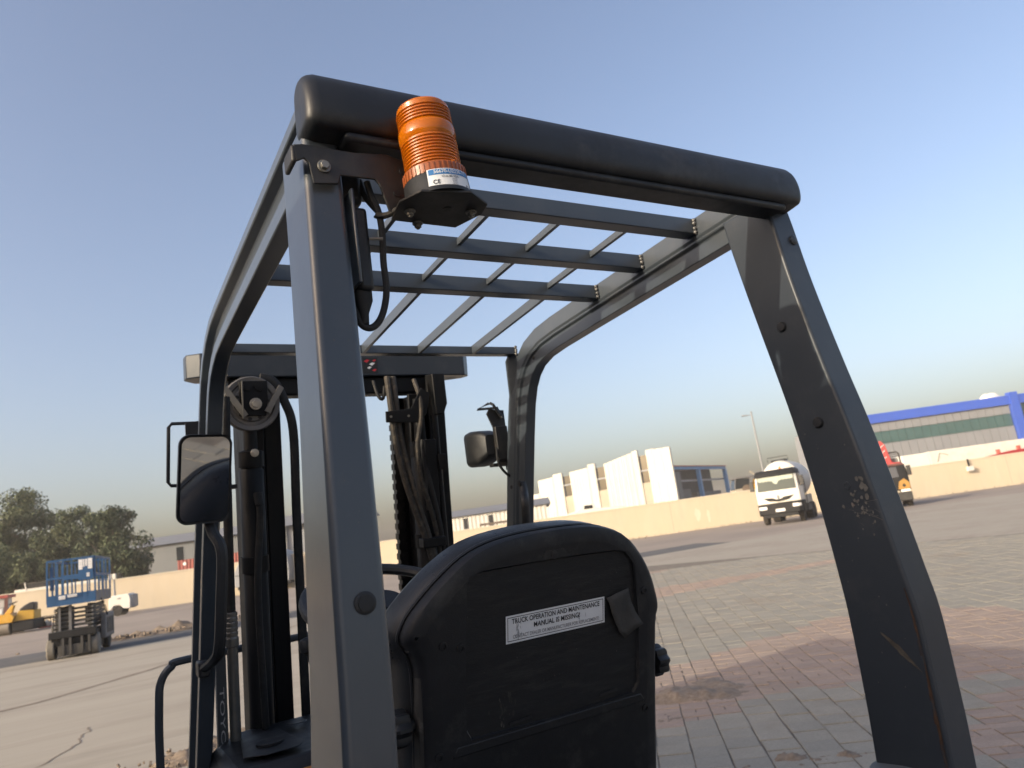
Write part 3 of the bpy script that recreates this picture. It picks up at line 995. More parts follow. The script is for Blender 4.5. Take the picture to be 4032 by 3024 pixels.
    MB().tube([(hw + .05, .6, 1.4), (hw + .16, .7, 1.0), (hw + .2, .72, .95), (hw + .12, .8, 1.2)], .015).build('cable', 'rubber', t)
    return t


lift = scissor_lift('stowed blue scissor lift standing on the asphalt strip', site(-11.78, 19.02, -.02), SITE_RZ + R(22))
lift.scale = (.80, 1.0, .965)

# light tower trailer
lt = thing('light_tower', 'white towable light tower against the cream wall', 'light tower', site(-25.7, 46.2, -.05), SITE_RZ + R(10))
MB().prism([(-.62, 0, .35), (-.45, 0, .42), (-.30, 0, .62), (.05, 0, .62), (.22, 0, .40), (.62, 0, .36), (.66, 0, .9), (.55, 0, 1.26), (-.50, 0, 1.22), (-.62, 0, .95)], (0, 1.1, 0)).build('body', 'white_paint', lt, bevel=.04)
MB().bx(.63, .78, .08, 1.02, .42, 1.18).build('end_cover', 'panel_grey', lt, bevel=.05)
wheel(lt, (-.12, .1, .30), .30, .18, axis=(0, 1, 0))
wheel(lt, (-.12, 1.05, .30), .30, .18, axis=(0, 1, 0))
MB().bx(-.62, -.55, -.05, .05, .02, .4).build('jack', 'dark_metal', lt)
MB().cyl((-.42, .5, 1.2), (-.42, .5, 2.3), .07, .05, n=10).build('mast', 'panel_grey', lt)
MB().bx(-.68, .05, .45, .55, 2.28, 2.34).build('crossbar', 'panel_grey', lt)
for x in (-.6, -.36, -.08):
    MB().bx(x - .1, x + .1, .32, .5, 2.22, 2.55).build('floodlight', 'white_worn' if x < -.3 else 'dark_metal', lt, bevel=.03)
MB().bx(-.1, .1, -.01, .01, .98, 1.06).build('decal', 'label_grey', lt)

# road roller
ro = thing('road_roller', 'yellow tandem road roller parked at the left edge by the wall', 'roller', site(-28.7, 40.3, -.05), SITE_RZ + R(18))
wheelp = dict(n=32)
MB().lathe([(.1, -.6), (.42, -.6), (.45, -.57), (.45, .57), (.42, .6), (.1, .6)], (-.25, .2, .45), (1, .0, 0), n=32).build('drum', 'drum_steel', ro)
MB().lathe([(.1, -.6), (.42, -.6), (.45, -.57), (.45, .57), (.42, .6), (.1, .6)], (-.25, 2.2, .45), (1, 0, 0), n=32).build('drum', 'drum_steel', ro)
MB().prism([(-.9, -.32, .62), (.52, -.32, .62), (.62, -.32, .92), (.42, -.32, 1.12), (-.1, -.32, 1.08), (-.9, -.32, .98)], (0, 1.0, 0)).build('front_frame', 'yellow', ro, bevel=.03)
MB().prism([(.55, -.12, .66), (1.50, -.12, .66), (1.50, -.12, 1.12), (.75, -.12, 1.18)], (0, 1.2, 0)).build('engine_hood', 'yellow_dark', ro, bevel=.03)
MB().bx(.46, 1.52, -.18, 1.7, .12, .64).build('fender', 'dark_metal', ro, bevel=.08)
MB().prism([(.70, .1, 1.15), (1.45, .1, 1.12), (1.47, .1, 1.5), (1.25, .1, 1.56), (.95, .1, 1.42), (.75, .1, 1.28)], (0, .6, 0)).build('seat', 'plastic_black', ro, bevel=.06)
MB().prism([(.05, .0, 1.08), (.4, .0, 1.1), (.48, .1, 1.5), (.36, .1, 1.52)], (0, .3, 0)).build('console', 'yellow', ro, bevel=.02)
MB().tube([(.36 + .2 * math.cos(k * .785), .35 + .2 * math.sin(k * .785), 1.62 + .06 * math.cos(k * .785)) for k in range(8)], .018, closed=True).build('steering_wheel', 'dark_metal', ro)
MB().cyl((.35, .35, 1.45), (.36, .35, 1.62), .025).build('steering_column', 'dark_metal', ro)
MB().bx(-.12, .1, -.36, -.26, 1.12, 1.38).build('work_light', 'headlamp', ro, bevel=.03)
MB().tube([(-.16, -.31, 1.1), (-.16, -.31, 1.46), (.14, -.31, 1.46), (.14, -.31, 1.1)], .016, smooth=False).build('light_guard', 'dark_metal', ro)
MB().bx(-.8, -.3, -.335, -.322, .86, .96).build('decal', 'brown_frame', ro)

lc = thing('red_framed_lorry', 'white lorry body with red brown frame cut off at the left edge', 'lorry', site(-32.3, 45.3, -.05), SITE_RZ + R(25))
MB().bx(-3.2, .12, 0, 2.2, .95, 2.0).build('body', 'white_worn', lc, bevel=.03)
MB().bx(-3.2, .3, -.1, 2.3, 2.0, 2.18).build('roof_frame', 'red_dull', lc)
MB().bx(.14, .3, -.1, .05, .6, 2.0).build('frame_post', 'brown_frame', lc)
MB().bx(-3.2, .26, 0, 2.1, .55, .95).build('chassis', 'dark_metal', lc)
for x in (-2.4, -.5):
    wheel(lc, (x, .12, .45), .45, .28, axis=(0, 1, 0))

for label, a, col in (('portable generator with red base frame next to the roller', -27.55, 'red_dull'), ('dark portable generator half hidden behind the scissor lift', -26.75, 'dark_metal')):
    g = thing('generator', label, 'generator', site(a, 42, -.05), SITE_RZ + R(15), 'portable generators by the wall')
    MB().bx(-.3, .3, 0, .45, .05, .13).build('base', col, g, bevel=.01)
    for y in (0, .45):
        MB().tube([(-.29, y, .1), (-.29, y, .62), (-.26, y, .66), (.26, y, .66), (.29, y, .62), (.29, y, .1)], .016, n=6, smooth=False).build('frame_hoop', 'dark_metal', g)
    MB().bx(-.28, .28, .05, .4, .5, .62).build('fuel_tank', 'wood', g, bevel=.03)
    MB().bx(-.22, .0, .08, .38, .13, .42).build('engine', 'dark_metal', g, bevel=.02)
    MB().cyl((.03, .22, .28), (.24, .22, .28), .12, n=16).build('alternator', 'plate_white', g)
    MB().cyl((.10, .0, .40), (.10, -.03, .40), .075, n=14).build('end_cap', 'label_white', g)

# van seen between mast and post
vn = thing('van', 'pale grey minibus parked by the wall, glimpsed beside the mast', 'van', site(-19.6, 53.6, -.05), SITE_RZ + R(2))
MB().prism([(-1.9, 0, .55), (1.98, 0, .55), (2.05, 0, 1.2), (1.98, 0, 2.2), (1.8, 0, 2.62), (1.4, 0, 2.78), (-1.2, 0, 2.82), (-1.9, 0, 1.6)], (0, 2.0, 0)).build('body', 'cladding_grey', vn, bevel=.06)
MB().bx(-1.85, 2.0, -.015, .0, 1.30, 1.40).build('trim', 'wall_grey', vn)
MB().bx(-1.0, 1.5, -.012, .0, 1.75, 2.4).build('side_window', 'glass_dark', vn, bevel=.004)
MB().bx(-1.7, 2.02, .05, 1.95, .36, .56).build('underbody', 'dark_metal', vn)
for x in (-1.2, 1.25):
    wheel(vn, (x, .12, .34), .34, .22, axis=(0, 1, 0), rim='lift_pale')

# ---------------------------------------------------------------- white tanker truck
tk = thing('tanker_truck', 'white tanker truck facing the camera in front of the wall', 'truck', site(14.45, 43.8, -.05), SITE_RZ + R(-27))
hw = 1.22
cabp = [(-hw, 0), (-hw + .06, 0)]


def cab_section(z, y, w):
    return [(-w, y + .08, z), (-w + .12, y, z), (w - .12, y, z), (w, y + .08, z), (w, 2.0, z), (-w, 2.0, z)]


MB().loft([cab_section(1.22, .02, hw), cab_section(1.55, -.02, hw), cab_section(1.9, .0, hw), cab_section(2.8, .22, hw - .06)]).build('cab', 'white_paint', tk, bevel=.03)
MB().loft([cab_section(2.78, .12, hw - .04), cab_section(2.82, .10, hw - .04), cab_section(3.06, .22, hw - .08), cab_section(3.16, .45, hw - .2)]).build('cab_roof', 'dark_metal', tk, bevel=.03)
ws = MB().prism([(-1.08, .02, 1.95), (1.08, .02, 1.95), (1.04, .212, 2.77), (-1.04, .212, 2.77)], (0, .03, 0)).build('windscreen', 'glass_screen', tk)
ws.location = (0, -.045, 0)
cv = MB()
pts = []
for k in range(33):
    x = -1.0 + 2.0 * k / 32
    zb = 2.52 + .03 * math.sin(k * 2.1) - (.24 * max(0, 1 - abs(k - 16) / 4))
    pts.append((x, zb))
vs = [(x, .165, 2.76) for x, z in pts] + [(x, .165 - (2.76 - z) * .234, z) for x, z in pts]
cv.add(vs, [(i, i + 1, 33 + i + 1, 33 + i) for i in range(32)])
cv.xf(Matrix.Translation((0, -.012, 0))).build('curtain', 'curtain', tk, smooth=False)
gr = [(-.88, 1.58), (-.30, 1.53), (-.14, 1.44), (.14, 1.44), (.30, 1.53), (.90, 1.58), (.55, 1.36), (0, 1.30), (-.55, 1.36)]
MB().prism([(x, -.045, z) for x, z in gr], (0, .05, 0)).build('grille', 'dark_metal', tk)
MB().prism([(0, -.06, 1.74), (.10, -.06, 1.57), (0, -.06, 1.40), (-.10, -.06, 1.57)], (0, .04, 0)).build('emblem', 'panel_grey', tk, bevel=.008)
MB().loft([[(-hw - .02, .06, z), (-hw + .16, -.12, z), (hw - .16, -.12, z), (hw + .02, .06, z), (hw + .02, .5, z), (-hw - .02, .5, z)] for z in (.62, .66, 1.16, 1.2)]).build('bumper', 'dark_metal', tk, bevel=.02)
MB().bx(-.95, .95, -.06, .4, .40, .62).build('lower_grille', 'dark_metal', tk, bevel=.03)
for sx in (-1, 1):
    MB().loft([[(sx * .72, -.135, z), (sx * 1.08, -.135, z), (sx * 1.2, .02, z), (sx * .72, .02, z)] for z in (.90, 1.08)]).build('headlight', 'headlamp', tk, bevel=.02)
    m_ = MB().bx(sx * 1.42 - .12, sx * 1.42 + .12, .18, .3, 2.05, 2.62).build('mirror', 'plastic_black', tk, bevel=.03)
    MB().beam((sx * 1.16, .3, 2.6), (sx * 1.42, .24, 2.58), .04, .04).build('mirror_arm', 'plastic_black', m_)
    MB().bx(sx * 1.19 - .05, sx * 1.19 + .05, .5, 1.4, 2.05, 2.75).build('side_window', 'glass_dark', tk, bevel=.01)
    MB().bx(sx * hw - .06, sx * hw + .06, .3, 1.5, .55, 1.2).build('wheel_arch', 'dark_metal', tk, bevel=.03)
    wheel(tk, (sx * 1.02, .95, .5), .5, .3, rim='lift_grey')
    for y in (4.6, 5.9):
        wheel(tk, (sx * .98, y, .5), .5, .5, rim='lift_grey')
plt = MB().bx(-.26, .26, -.135, -.12, .72, .88, 0)
plt.build('number_plate', 'plate_white', tk, smooth=False)
MB().bx(-.4, .4, 1.0, 6.8, .6, .95).build('chassis', 'dark_metal', tk)
MB().cyl((.3, .7, 3.1), (.3, .7, 3.3), .07, .06, n=12).build('roof_beacon', 'orange_lamp', tk)
MB().tube([(-1.15, .4, 3.1), (-1.35, .3, 3.3)], .05, smooth=False).build('horn', 'wall_tan', tk)
MB().lathe([(.3, 0), (.8, .1), (1.12, .35), (1.22, .8), (1.22, 4.6), (1.0, 4.9), (.4, 5.0)], (0, 2.15, 2.55), (0, 1, 0), n=32).build('tank', 'white_worn', tk)
MB().bx(-.45, .45, 2.9, 3.6, 3.68, 3.82).build('tank_hatch', 'dark_metal', tk, bevel=.03)
MB().tube([(-.6, 2.7, 3.72), (-.6, 2.7, 3.98), (.6, 2.7, 3.98), (.6, 2.7, 3.72)], .02, smooth=False).build('hatch_rail', 'dark_metal', tk)
for y in (2.6, 4.4, 6.2):
    MB().bx(-1.1, 1.1, y, y + .2, .95, 1.5).build('tank_cradle', 'white_worn', tk)
MB().bx(1.1, 1.24, 2.3, 4.2, .55, .9).build('side_guard', 'lift_grey', tk)
MB().beam((1.3, 1.9, .7), (1.35, 1.9, 2.4), .04, .04).build('ladder', 'lift_grey', tk)

# ---------------------------------------------------------------- crane truck, mostly behind the right post
ck = thing('crane_truck', 'dark crane truck with orange corner panel and red crane behind the right post', 'truck', site(20.75, 43.7, -.05), SITE_RZ + R(-25))
hw = 1.2
MB().loft([cab_section(.95, .0, hw), cab_section(1.4, -.03, hw), cab_section(1.75, .0, hw), cab_section(2.40, .16, hw - .06)]).build('cab', 'dark_metal', ck, bevel=.03)
MB().loft([cab_section(2.40, .14, hw - .05), cab_section(2.52, .3, hw - .14)]).build('cab_roof', 'brown_frame', ck, bevel=.02)
MB().prism([(-1.0, .0, 1.72), (.72, .0, 1.72), (.68, .12, 2.32), (-.95, .12, 2.32)], (0, .03, 0)).build('windscreen', 'glass_dark', ck).location = (0, -.03, 0)
for sx in (-1, 1):
    MB().prism([(sx * .55, -.06, 1.02), (sx * 1.19, -.06, 1.02), (sx * 1.19, -.06, 1.35), (sx * .95, -.06, 1.62), (sx * .65, -.06, 1.45)], (0, .08, 0)).build('corner_panel', 'orange_dull', ck, bevel=.02)
    MB().cyl((sx * .88, -.07, 1.22), (sx * .88, -.055, 1.22), .09, n=14).build('indicator', 'dark_metal', ck)
    MB().prism([(sx * .86, .02, 1.72), (sx * 1.1, .05, 1.72), (sx * 1.08, .13, 2.1), (sx * .84, .11, 2.2)], (0, .03, 0)).build('pillar_panel', 'orange_dull', ck)
    MB().bx(sx * 1.30 - .12, sx * 1.30 + .12, .1, .24, 1.75, 2.32).build('mirror', 'plastic_black', ck, bevel=.03)
    MB().bx(sx * .9 - .24, sx * .9 + .24, -.09, -.04, .86, 1.0).build('headlight', 'headlamp', ck, bevel=.01)
    wheel(ck, (sx * 1.0, .95, .5), .5, .32, rim='lift_grey')
    for y in (4.4, 5.7):
        wheel(ck, (sx * .96, y, .5), .5, .5, rim='lift_grey')
MB().bx(-1.2, 1.2, -.06, .3, .35, .84).build('bumper', 'plastic_black', ck, bevel=.04)
MB().bx(-.4, .4, .5, 7.2, .6, .95).build('chassis', 'dark_metal', ck)
MB().bx(-1.2, 1.2, 3.0, 7.4, .95, 1.15).build('flat_bed', 'brown_frame', ck)
MB().bx(-.15, .65, 2.05, 2.65, .95, 2.7).build('crane_base', 'red_paint', ck, bevel=.03)
cr = MB().prism([(.02, 2.1, 2.6), (.60, 2.1, 2.6), (.42, 2.1, 3.75), (.22, 2.1, 4.05), (-.12, 2.1, 3.95)], (0, .45, 0)).build('crane_column', 'red_paint', ck, bevel=.02)
for z in (2.85, 3.25, 3.6):
    MB().beam((.12, 2.08, z), (.36, 2.08, z + .18), .03, .07, upv=(0, -1, 0)).build('stripe', 'label_white', cr)
MB().tube([(.28, 2.6, 2.4), (.28, 2.6, 3.15), (.34, 2.6, 3.25), (.95, 2.6, 3.25), (1.05, 2.6, 3.15), (1.05, 2.6, 2.4)], .05, smooth=False).build('head_board', 'lift_grey', ck)
for z in (3.0, 3.12):
    MB().beam((.28, 2.6, z), (1.05, 2.6, z), .04, .04).build('head_board_bar', 'lift_grey', ck)
MB().bx(.4, .95, 2.62, 2.66, 2.45, 2.9).build('mesh_panel', 'lift_pale', ck)
MB().bx(-1.0, 1.0, 1.98, 2.08, 2.4, 2.62).build('roof_rail', 'red_paint', ck)

# ---------------------------------------------------------------- the forklift
fl = thing('forklift', 'dark grey electric forklift seen from behind its seat and overhead guard', 'forklift', (0, 0, 0), 0)

# rear posts: (z, inner x, outer x, front y, rear y)
POST = [(2.035, .430, .492, .122, .006), (1.98, .430, .494, .116, -.001), (1.88, .432, .498, .103, -.010), (1.78, .435, .503, .089, -.022), (1.67, .440, .509, .074, -.037),
        (1.57, .445, .515, .063, -.052), (1.42, .452, .524, .052, -.070), (1.30, .458, .530, .049, -.082), (1.22, .463, .535, .050, -.088), (1.10, .469, .541, .057, -.084), (1.0, .475, .547, .066, -.078), (.80, .485, .555, .088, -.062), (.66, .492, .56, .11, -.045)]
PS = []
for i in range(len(POST) - 1):
    p0, p1, p2, p3 = [POST[max(0, min(len(POST) - 1, j))] for j in (i - 1, i, i + 1, i + 2)]
    for q in range(4):
        t = q / 4
        PS.append(tuple(.5 * (2 * b_ + (c_ - a_) * t + (2 * a_ - 5 * b_ + 4 * c_ - d_) * t * t + (3 * b_ - a_ - 3 * c_ + d_) * t ** 3) for a_, b_, c_, d_ in zip(p0, p1, p2, p3)))
PS.append(POST[-1])
POST = PS
posts = []
for sx in (-1, 1):
    b = MB()
    dx = .013 if sx < 0 else 0
    b.loft([[(sx * (xi + dx), yf, z), (sx * xo, yf, z), (sx * xo, yr, z), (sx * (xi + dx), yr, z)] for z, xi, xo, yf, yr in POST])
    p = b.build('rear_post', 'guard_paint' if sx < 0 else 'guard_worn', fl, bevel=(.015 if sx < 0 else .006), seg=5)
    posts.append(p)
# pressed seam line and details on the posts
def post_at(z):
    for (a, b_) in zip(POST, POST[1:]):
        if b_[0] <= z <= a[0]:
            t = (z - b_[0]) / (a[0] - b_[0])
            return [b_[i] + (a[i] - b_[i]) * t for i in range(5)]


def plug(z, f, r, parent, sx, m='plastic_black'):
    _, xi, xo, yf, yr = post_at(z)
    y = yf + (yr - yf) * f
    return MB().lathe([(r, 0), (r, .003), (r * .82, .006), (.001, .0065)], (sx * xi, y, z), (-sx, 0, 0), n=20).build('plug', m, parent)


plug(1.775, .50, .010, posts[1], 1)
plug(1.578, .5, .0105, posts[1], 1)
_, xi, xo, yf, yr = post_at(1.40)
MB().lathe([(.0125, 0), (.0125, .002), (.0105, .003), (.0085, .0032), (.0085, .0042), (.001, .0045)], (-(xi + xo) / 2 - .003, yr, 1.40), (0, -1, 0), n=24).build('bolt', 'plastic_black', posts[0])
_, xi, xo, yf, yr = post_at(1.935)
MB().lathe([(.010, 0), (.010, .003), (.007, .005), (.001, .0055)], ((xi + xo) / 2 + .012, yr, 1.945), (0, -1, 0), n=18).build('plug', 'guard_worn', posts[1])
_, xi, xo, yf, yr = post_at(1.455)
MB().lathe([(.0075, 0), (.0075, .0015), (.0045, .0018), (.0045, .0003), (.0005, .0002)], (xi, yf + (yr - yf) * .60, 1.455), (-1, 0, 0), n=18).build('screw_hole', 'guard_worn', posts[1])
# rust along the rear corner, chips and a scrape on the inner face of the right post
b = MB()
zz = 1.16
prev = None
seq = []
for k in range(40):
    z = 1.27 - k * .0125
    _, xi, xo, yf, yr = post_at(z)
    seq.append((xi, yr, z))
for k in range(len(seq) - 1):
    w = .002 + .006 * random.random() * min(1, k / 8)
    (x0, y0, z0), (x1, y1, z1) = seq[k], seq[k + 1]
    b.add([(x0 - .0012, y0 + .007, z0), (x0 - .0012, y0 + .007 + w, z0), (x1 - .0012, y1 + .007 + w, z1), (x1 - .0012, y1 + .007, z1)], [(0, 1, 2, 3)])
b.build('rust_streak', 'rust', posts[1], smooth=False)
b = MB()
prev = None
for k in range(15):
    t = k / 14
    z = 1.192 - .062 * t
    _, xi, xo, yf, yr = post_at(z)
    y = yf + (yr - yf) * (.44 + .44 * t ** .9)
    w = .0068 * math.sin(math.pi * min(1, t * 1.05 + .04)) * random.uniform(.7, 1.2) + .001
    cur = ((xi - .0011, y, z + w), (xi - .0011, y, z - w))
    if prev:
        b.add([prev[0], prev[1], cur[1], cur[0]], [(0, 1, 2, 3)])
    prev = cur
b.build('scrape', 'scrape', posts[1], smooth=False)
b = MB()
for k in range(75):
    if k < 42:
        z, f, s = random.gauss(1.413, .017), random.gauss(.72, .09), random.uniform(.0005, .0030)
    elif k < 52:
        z, f, s = random.gauss(1.448, .011), random.gauss(.87, .025), random.uniform(.0014, .0045)
    else:
        z, f, s = random.uniform(1.1, 1.6), random.uniform(.1, .92), random.uniform(.0004, .0017)
    f = max(.06, min(.94, f))
    _, xi, xo, yf, yr = post_at(max(1.0, min(1.9, z)))
    y = yf + (yr - yf) * f
    n = 6
    b.add([(xi - .0010 - .00001 * k, y + s * random.uniform(.6, 1.4) * math.cos(t * 6.28 / n), z + s * random.uniform(.6, 1.8) * math.sin(t * 6.28 / n)) for t in range(n)], [tuple(range(n))])
for k in range(12):
    z, f = random.gauss(1.405, .014), random.gauss(.7, .1)
    _, xi, xo, yf, yr = post_at(z)
    y = yf + (yr - yf) * f
    l, a = random.uniform(.008, .03), random.uniform(-.9, .3)
    b.add([(xi - .0012, y, z), (xi - .0012, y - l * math.cos(a), z + l * math.sin(a)), (xi - .0012, y - l * math.cos(a), z + l * math.sin(a) + .0006), (xi - .0012, y, z + .0006)], [(0, 1, 2, 3)])
tag(b.build('paint_chips', 'chip', posts[1], smooth=False), kind='stuff')
b = MB()
for k in range(26):
    z = random.uniform(1.05, 1.93)
    _, xi, xo, yf, yr = post_at(z)
    x = -(xi + .013 + (xo - xi - .013) * random.uniform(.12, .88))
    s_ = random.uniform(.0003, .0011)
    b.add([(x + s_ * math.cos(t) * random.uniform(.6, 1.2), yr - .0009 - .00001 * k, z + s_ * 1.5 * math.sin(t) * random.uniform(.6, 1.2)) for t in (0, 1.05, 2.1, 3.14, 4.2, 5.2)], [tuple(range(6))])
tag(b.build('paint_chips', 'chip', posts[0], smooth=False), kind='stuff')

# side rails running forward and bending down into the front pillars: (y, z, splay)
PATH = [(.02, 2.040, 0), (.15, 2.034, 0), (.40, 2.023, 0), (.62, 2.013, 0), (.80, 2.004, 0), (.88, 1.996, 0), (.94, 1.978, .0), (.985, 1.950, .001), (1.022, 1.910, .002), (1.052, 1.855, .003), (1.085, 1.770, .005), (1.14, 1.62, .010), (1.19, 1.476, .015), (1.29, 1.20, .022), (1.40, .92, .030), (1.55, .52, .035)]
PROF = [(.430, .048), (.430, .004), (.4335, .001), (.4335, -.006), (.441, -.010), (.441, -.045), (.476, -.045), (.476, -.016), (.466, -.012), (.466, .022), (.484, .028), (.484, .048)]
rails = []
for sx in (-1, 1):
    secs = []
    for i, (y, z, sp) in enumerate(PATH):
        a, c = PATH[max(i - 1, 0)], PATH[min(i + 1, len(PATH) - 1)]
        tx, tz = c[0] - a[0], c[1] - a[1]
        l = math.hypot(tx, tz)
        ny, nz = -tz / l, tx / l
        secs.append([(sx * (u + sp), y + ny * v, z + nz * v) for u, v in PROF])
    rails.append(MB().loft(secs).build('side_rail', 'guard_paint', fl, bevel=.0025, seg=2, angle=30))
for sx, r in zip((-1, 1), rails):
    MB().prism([(sx * .412, 1.008, 2.018), (sx * .412, 1.052, 1.985), (sx * .44, 1.105, 1.83), (sx * .44, 1.06, 1.86), (sx * .44, 1.0, 1.97)], (sx * .012, 0, 0)).build('gusset', 'guard_paint', r, bevel=.002)
    for y, z in ((.93, 1.965), (1.165, 1.60)):
        MB().cyl((sx * .4405, y, z), (sx * .439, y, z), .006, n=14).build('bolt_hole', 'plastic_black', r)

# roof bars and slats
for y, z0, z1, d in ((.195, 2.043, 2.079, .034), (.380, 2.034, 2.070, .034), (.566, 2.024, 2.061, .034), (1.002, 1.996, 2.020, .030)):
    bar = MB().bx(-.428, .4285, y, y + d, z0, z1).build('roof_bar', 'guard_paint', fl, bevel=.002)
    for sx in (-1, 1):
        for k in range(4):
            zz = z0 + (z1 - z0) * (k + .5) / 4 + random.uniform(-.002, .002)
            b = MB().lathe([(.0005, -.0058), (.0044, -.002), (.0048, .002), (.0005, .0058)], (sx * .4265, y - .0015 + random.uniform(-.001, .001), zz), (0, .3, 1), n=8)
            b.build('weld_bead', 'weld', bar)
for x in (-.245, -.072, .096, .272):
    MB().prism([(x, .598, 2.024), (x, 1.004, 1.996), (x, 1.004, 2.021), (x, .598, 2.050)], (.009, 0, 0)).build('roof_slat', 'guard_paint', fl, bevel=.001)
    MB().prism([(x, .412, 2.050), (x, .568, 2.043), (x, .568, 2.057), (x, .412, 2.066)], (.009, 0, 0)).build('roof_slat', 'guard_paint', fl, bevel=.001)
    MB().prism([(x, .227, 2.058), (x, .382, 2.051), (x, .382, 2.065), (x, .227, 2.074)], (.009, 0, 0)).build('roof_slat', 'guard_paint', fl, bevel=.001)

# rear cross tube with its rounded black cover
def smooth_closed(P, k=4):
    out = []
    n = len(P)
    for i in range(n):
        a0, a1, a2, a3 = [Vector(P[(i + j) % n]) for j in (-1, 0, 1, 2)]
        for q in range(k):
            t = q / k
            out.append(.5 * ((2 * a1) + (a2 - a0) * t + (2 * a0 - 5 * a1 + 4 * a2 - a3) * t * t + (3 * a1 - a0 - 3 * a2 + a3) * t ** 3))
    return out


def rrect(cy_, cz_, hy, hz, rr, n=7):
    out = []
    for (sy, sz), a0 in (((1, 1), 0), ((-1, 1), 90), ((-1, -1), 180), ((1, -1), 270)):
        for k in range(n):
            a = R(a0 + 90 * k / (n - 1))
            out.append((cy_ + sy * (hy - rr) + rr * math.cos(a), cz_ + sz * (hz - rr) + rr * math.sin(a)))
    return out


CL, CR = -.496, .490
CPROF = smooth_closed([(.032, 2.035), (.030, 2.082), (.018, 2.097), (.0, 2.1005), (-.018, 2.094), (-.034, 2.077), (-.042, 2.054), (-.0435, 2.034), (-.041, 2.018), (-.035, 2.0095), (-.024, 2.007), (.004, 2.004), (.024, 2.006), (.031, 2.014)], 4)
xs = []
for d, k in ((0, .020), (.0015, .013), (.005, .007), (.010, .003), (.018, 0)):
    xs.append((CL + d, k))
xs += [(CL + .018 + (CR - CL - .036) * t / 12, 0) for t in range(1, 12)]
xs += [(CR - d, k) for d, k in ((.018, 0), (.010, .003), (.005, .007), (.0015, .013), (0, .020))]
b = MB()
b.loft([[(x, -.006 + (y + .006) * (1 - k / .05), 2.045 + (z - 2.045) * (1 - k / .06)) for y, z in CPROF] for x, k in xs])
cov = b.build('rear_cover', 'cover_black', fl, angle=60)
MB().bx(-.445, .445, -.030, .022, 1.996, 2.012).build('cross_tube', 'cover_black', fl, bevel=.006)

# ---------------------------------------------------------------- beacon bracket, beacon, cable and lamp box
br = MB()
yb = -.014
pl = [(-.512, 1.984), (-.500, 1.9865), (-.430, 1.985), (-.385, 1.990), (-.352, 1.982), (-.335, 1.955), (-.335, 1.905), (-.372, 1.893), (-.388, 1.905), (-.398, 1.942), (-.404, 1.949), (-.452, 1.948), (-.456, 1.935), (-.489, 1.931), (-.4935, 1.960), (-.499, 1.966), (-.510, 1.960)]
br.prism([(x, yb, z) for x, z in pl], (0, -.004, 0))
bracket = br.build('beacon_bracket', 'bracket', fl, bevel=.0012)
MB().bx(-.5155, -.5085, -.018, .022, 1.959, 1.984).build('fold', 'bracket', bracket, bevel=.003)


def hexbolt(name, c, ax, r, h, m, parent):
    b = MB().cyl(c, Vector(c) + Vector(ax) * h * .35, r * 1.45, n=20)
    b.cyl(Vector(c) + Vector(ax) * h * .3, Vector(c) + Vector(ax) * h, r, n=6)
    return b.build(name, m, parent, bevel=.0006)


hexbolt('bolt', (-.474, -.018, 1.957), (0, -1, 0), .0062, .008, 'steel_tube', bracket)
for x, z, r in ((-.361, 1.966, .0055), (-.374, 1.931, .005)):
    MB().cyl((x, -.0195, z), (x, -.0175, z), r, n=16).build('hole', 'plastic_black', bracket)
BX, BY = -.334, -.064
# base plate
ply = [(-.383, -.010), (-.392, -.062), (-.376, -.098), (-.310, -.112), (-.272, -.086), (-.266, -.058), (-.284, -.008)]
plate = MB().prism([(x, y, 1.8935) for x, y in ply], (0, 0, .004)).build('beacon_plate', 'bracket', fl, bevel=.001)
for x, y in ((-.370, -.045), (-.286, -.062), (-.345, -.012)):
    hexbolt('nut', (x, y, 1.8935), (0, 0, -1), .0052, .0075, 'steel_tube', plate)
    MB().cyl((x, y, 1.888), (x, y, 1.884), .0026, n=10).build('stud', 'steel_tube', plate)
MB().cyl((-.322, -.062, 1.8938), (-.322, -.062, 1.8925), .006, n=14).build('hole', 'plastic_black', plate)
bc = MB().lathe([(.001, 0), (.0480, 0), (.0480, .003), (.0452, .007), (.0440, .027), (.0415, .0300), (.001, .0300)], (BX, BY, 1.8975), (0, 0, 1), n=48).build('beacon', 'plastic_black', fl, angle=40)
MB().lathe([(.0425, .0), (.0428, .013), (.0385, .0165), (.0385, .0), (.0425, 0)], (BX, BY, 1.9265), (0, 0, 1), n=60, caps=False).build('beacon_ring', 'amber_ring', bc)
for k in range(40):
    t = k / 40 * 2 * math.pi
    MB().box((BX + .0430 * math.cos(t), BY + .0430 * math.sin(t), 1.933), (.0014, .0022, .0125), Matrix.Rotation(t, 3, 'Z')).build('ring_rib', 'amber_ring', bc)
prof = []
H0 = 1.939
h = 0.0
prof.append((.0372, 0))
while h < .042:
    prof += [(.0368, h), (.0388, h + .0014), (.0388, h + .0022), (.0368, h + .0036)]
    h += .0045
prof += [(.0368, .0455), (.0392, .0495), (.0396, .054), (.0396, .061), (.0380, .0655), (.0362, .068)]
h = .069
while h < .090:
    prof += [(.0358, h), (.0378, h + .0014), (.0378, h + .0022), (.0358, h + .0036)]
    h += .0045
prof += [(.0362, .0955), (.0345, .0985), (.028, .0998), (.001, .1002)]
inner = [(max(.001, r - .0032), min(hh, .0985)) for r, hh in ((.0372, .099), (.0372, .06), (.0372, 0))]
MB().lathe([(r, hh) for r, hh in prof], (BX, BY, H0), (0, 0, 1), n=56).build('beacon_lens', 'amber', bc, angle=30)
MB().lathe([(.022, 0), (.022, .018), (.012, .022), (.012, .060), (.008, .070), (.001, .072)], (BX, BY, H0 + .001), (0, 0, 1), n=24).build('beacon_bulb', 'amber_core', bc)
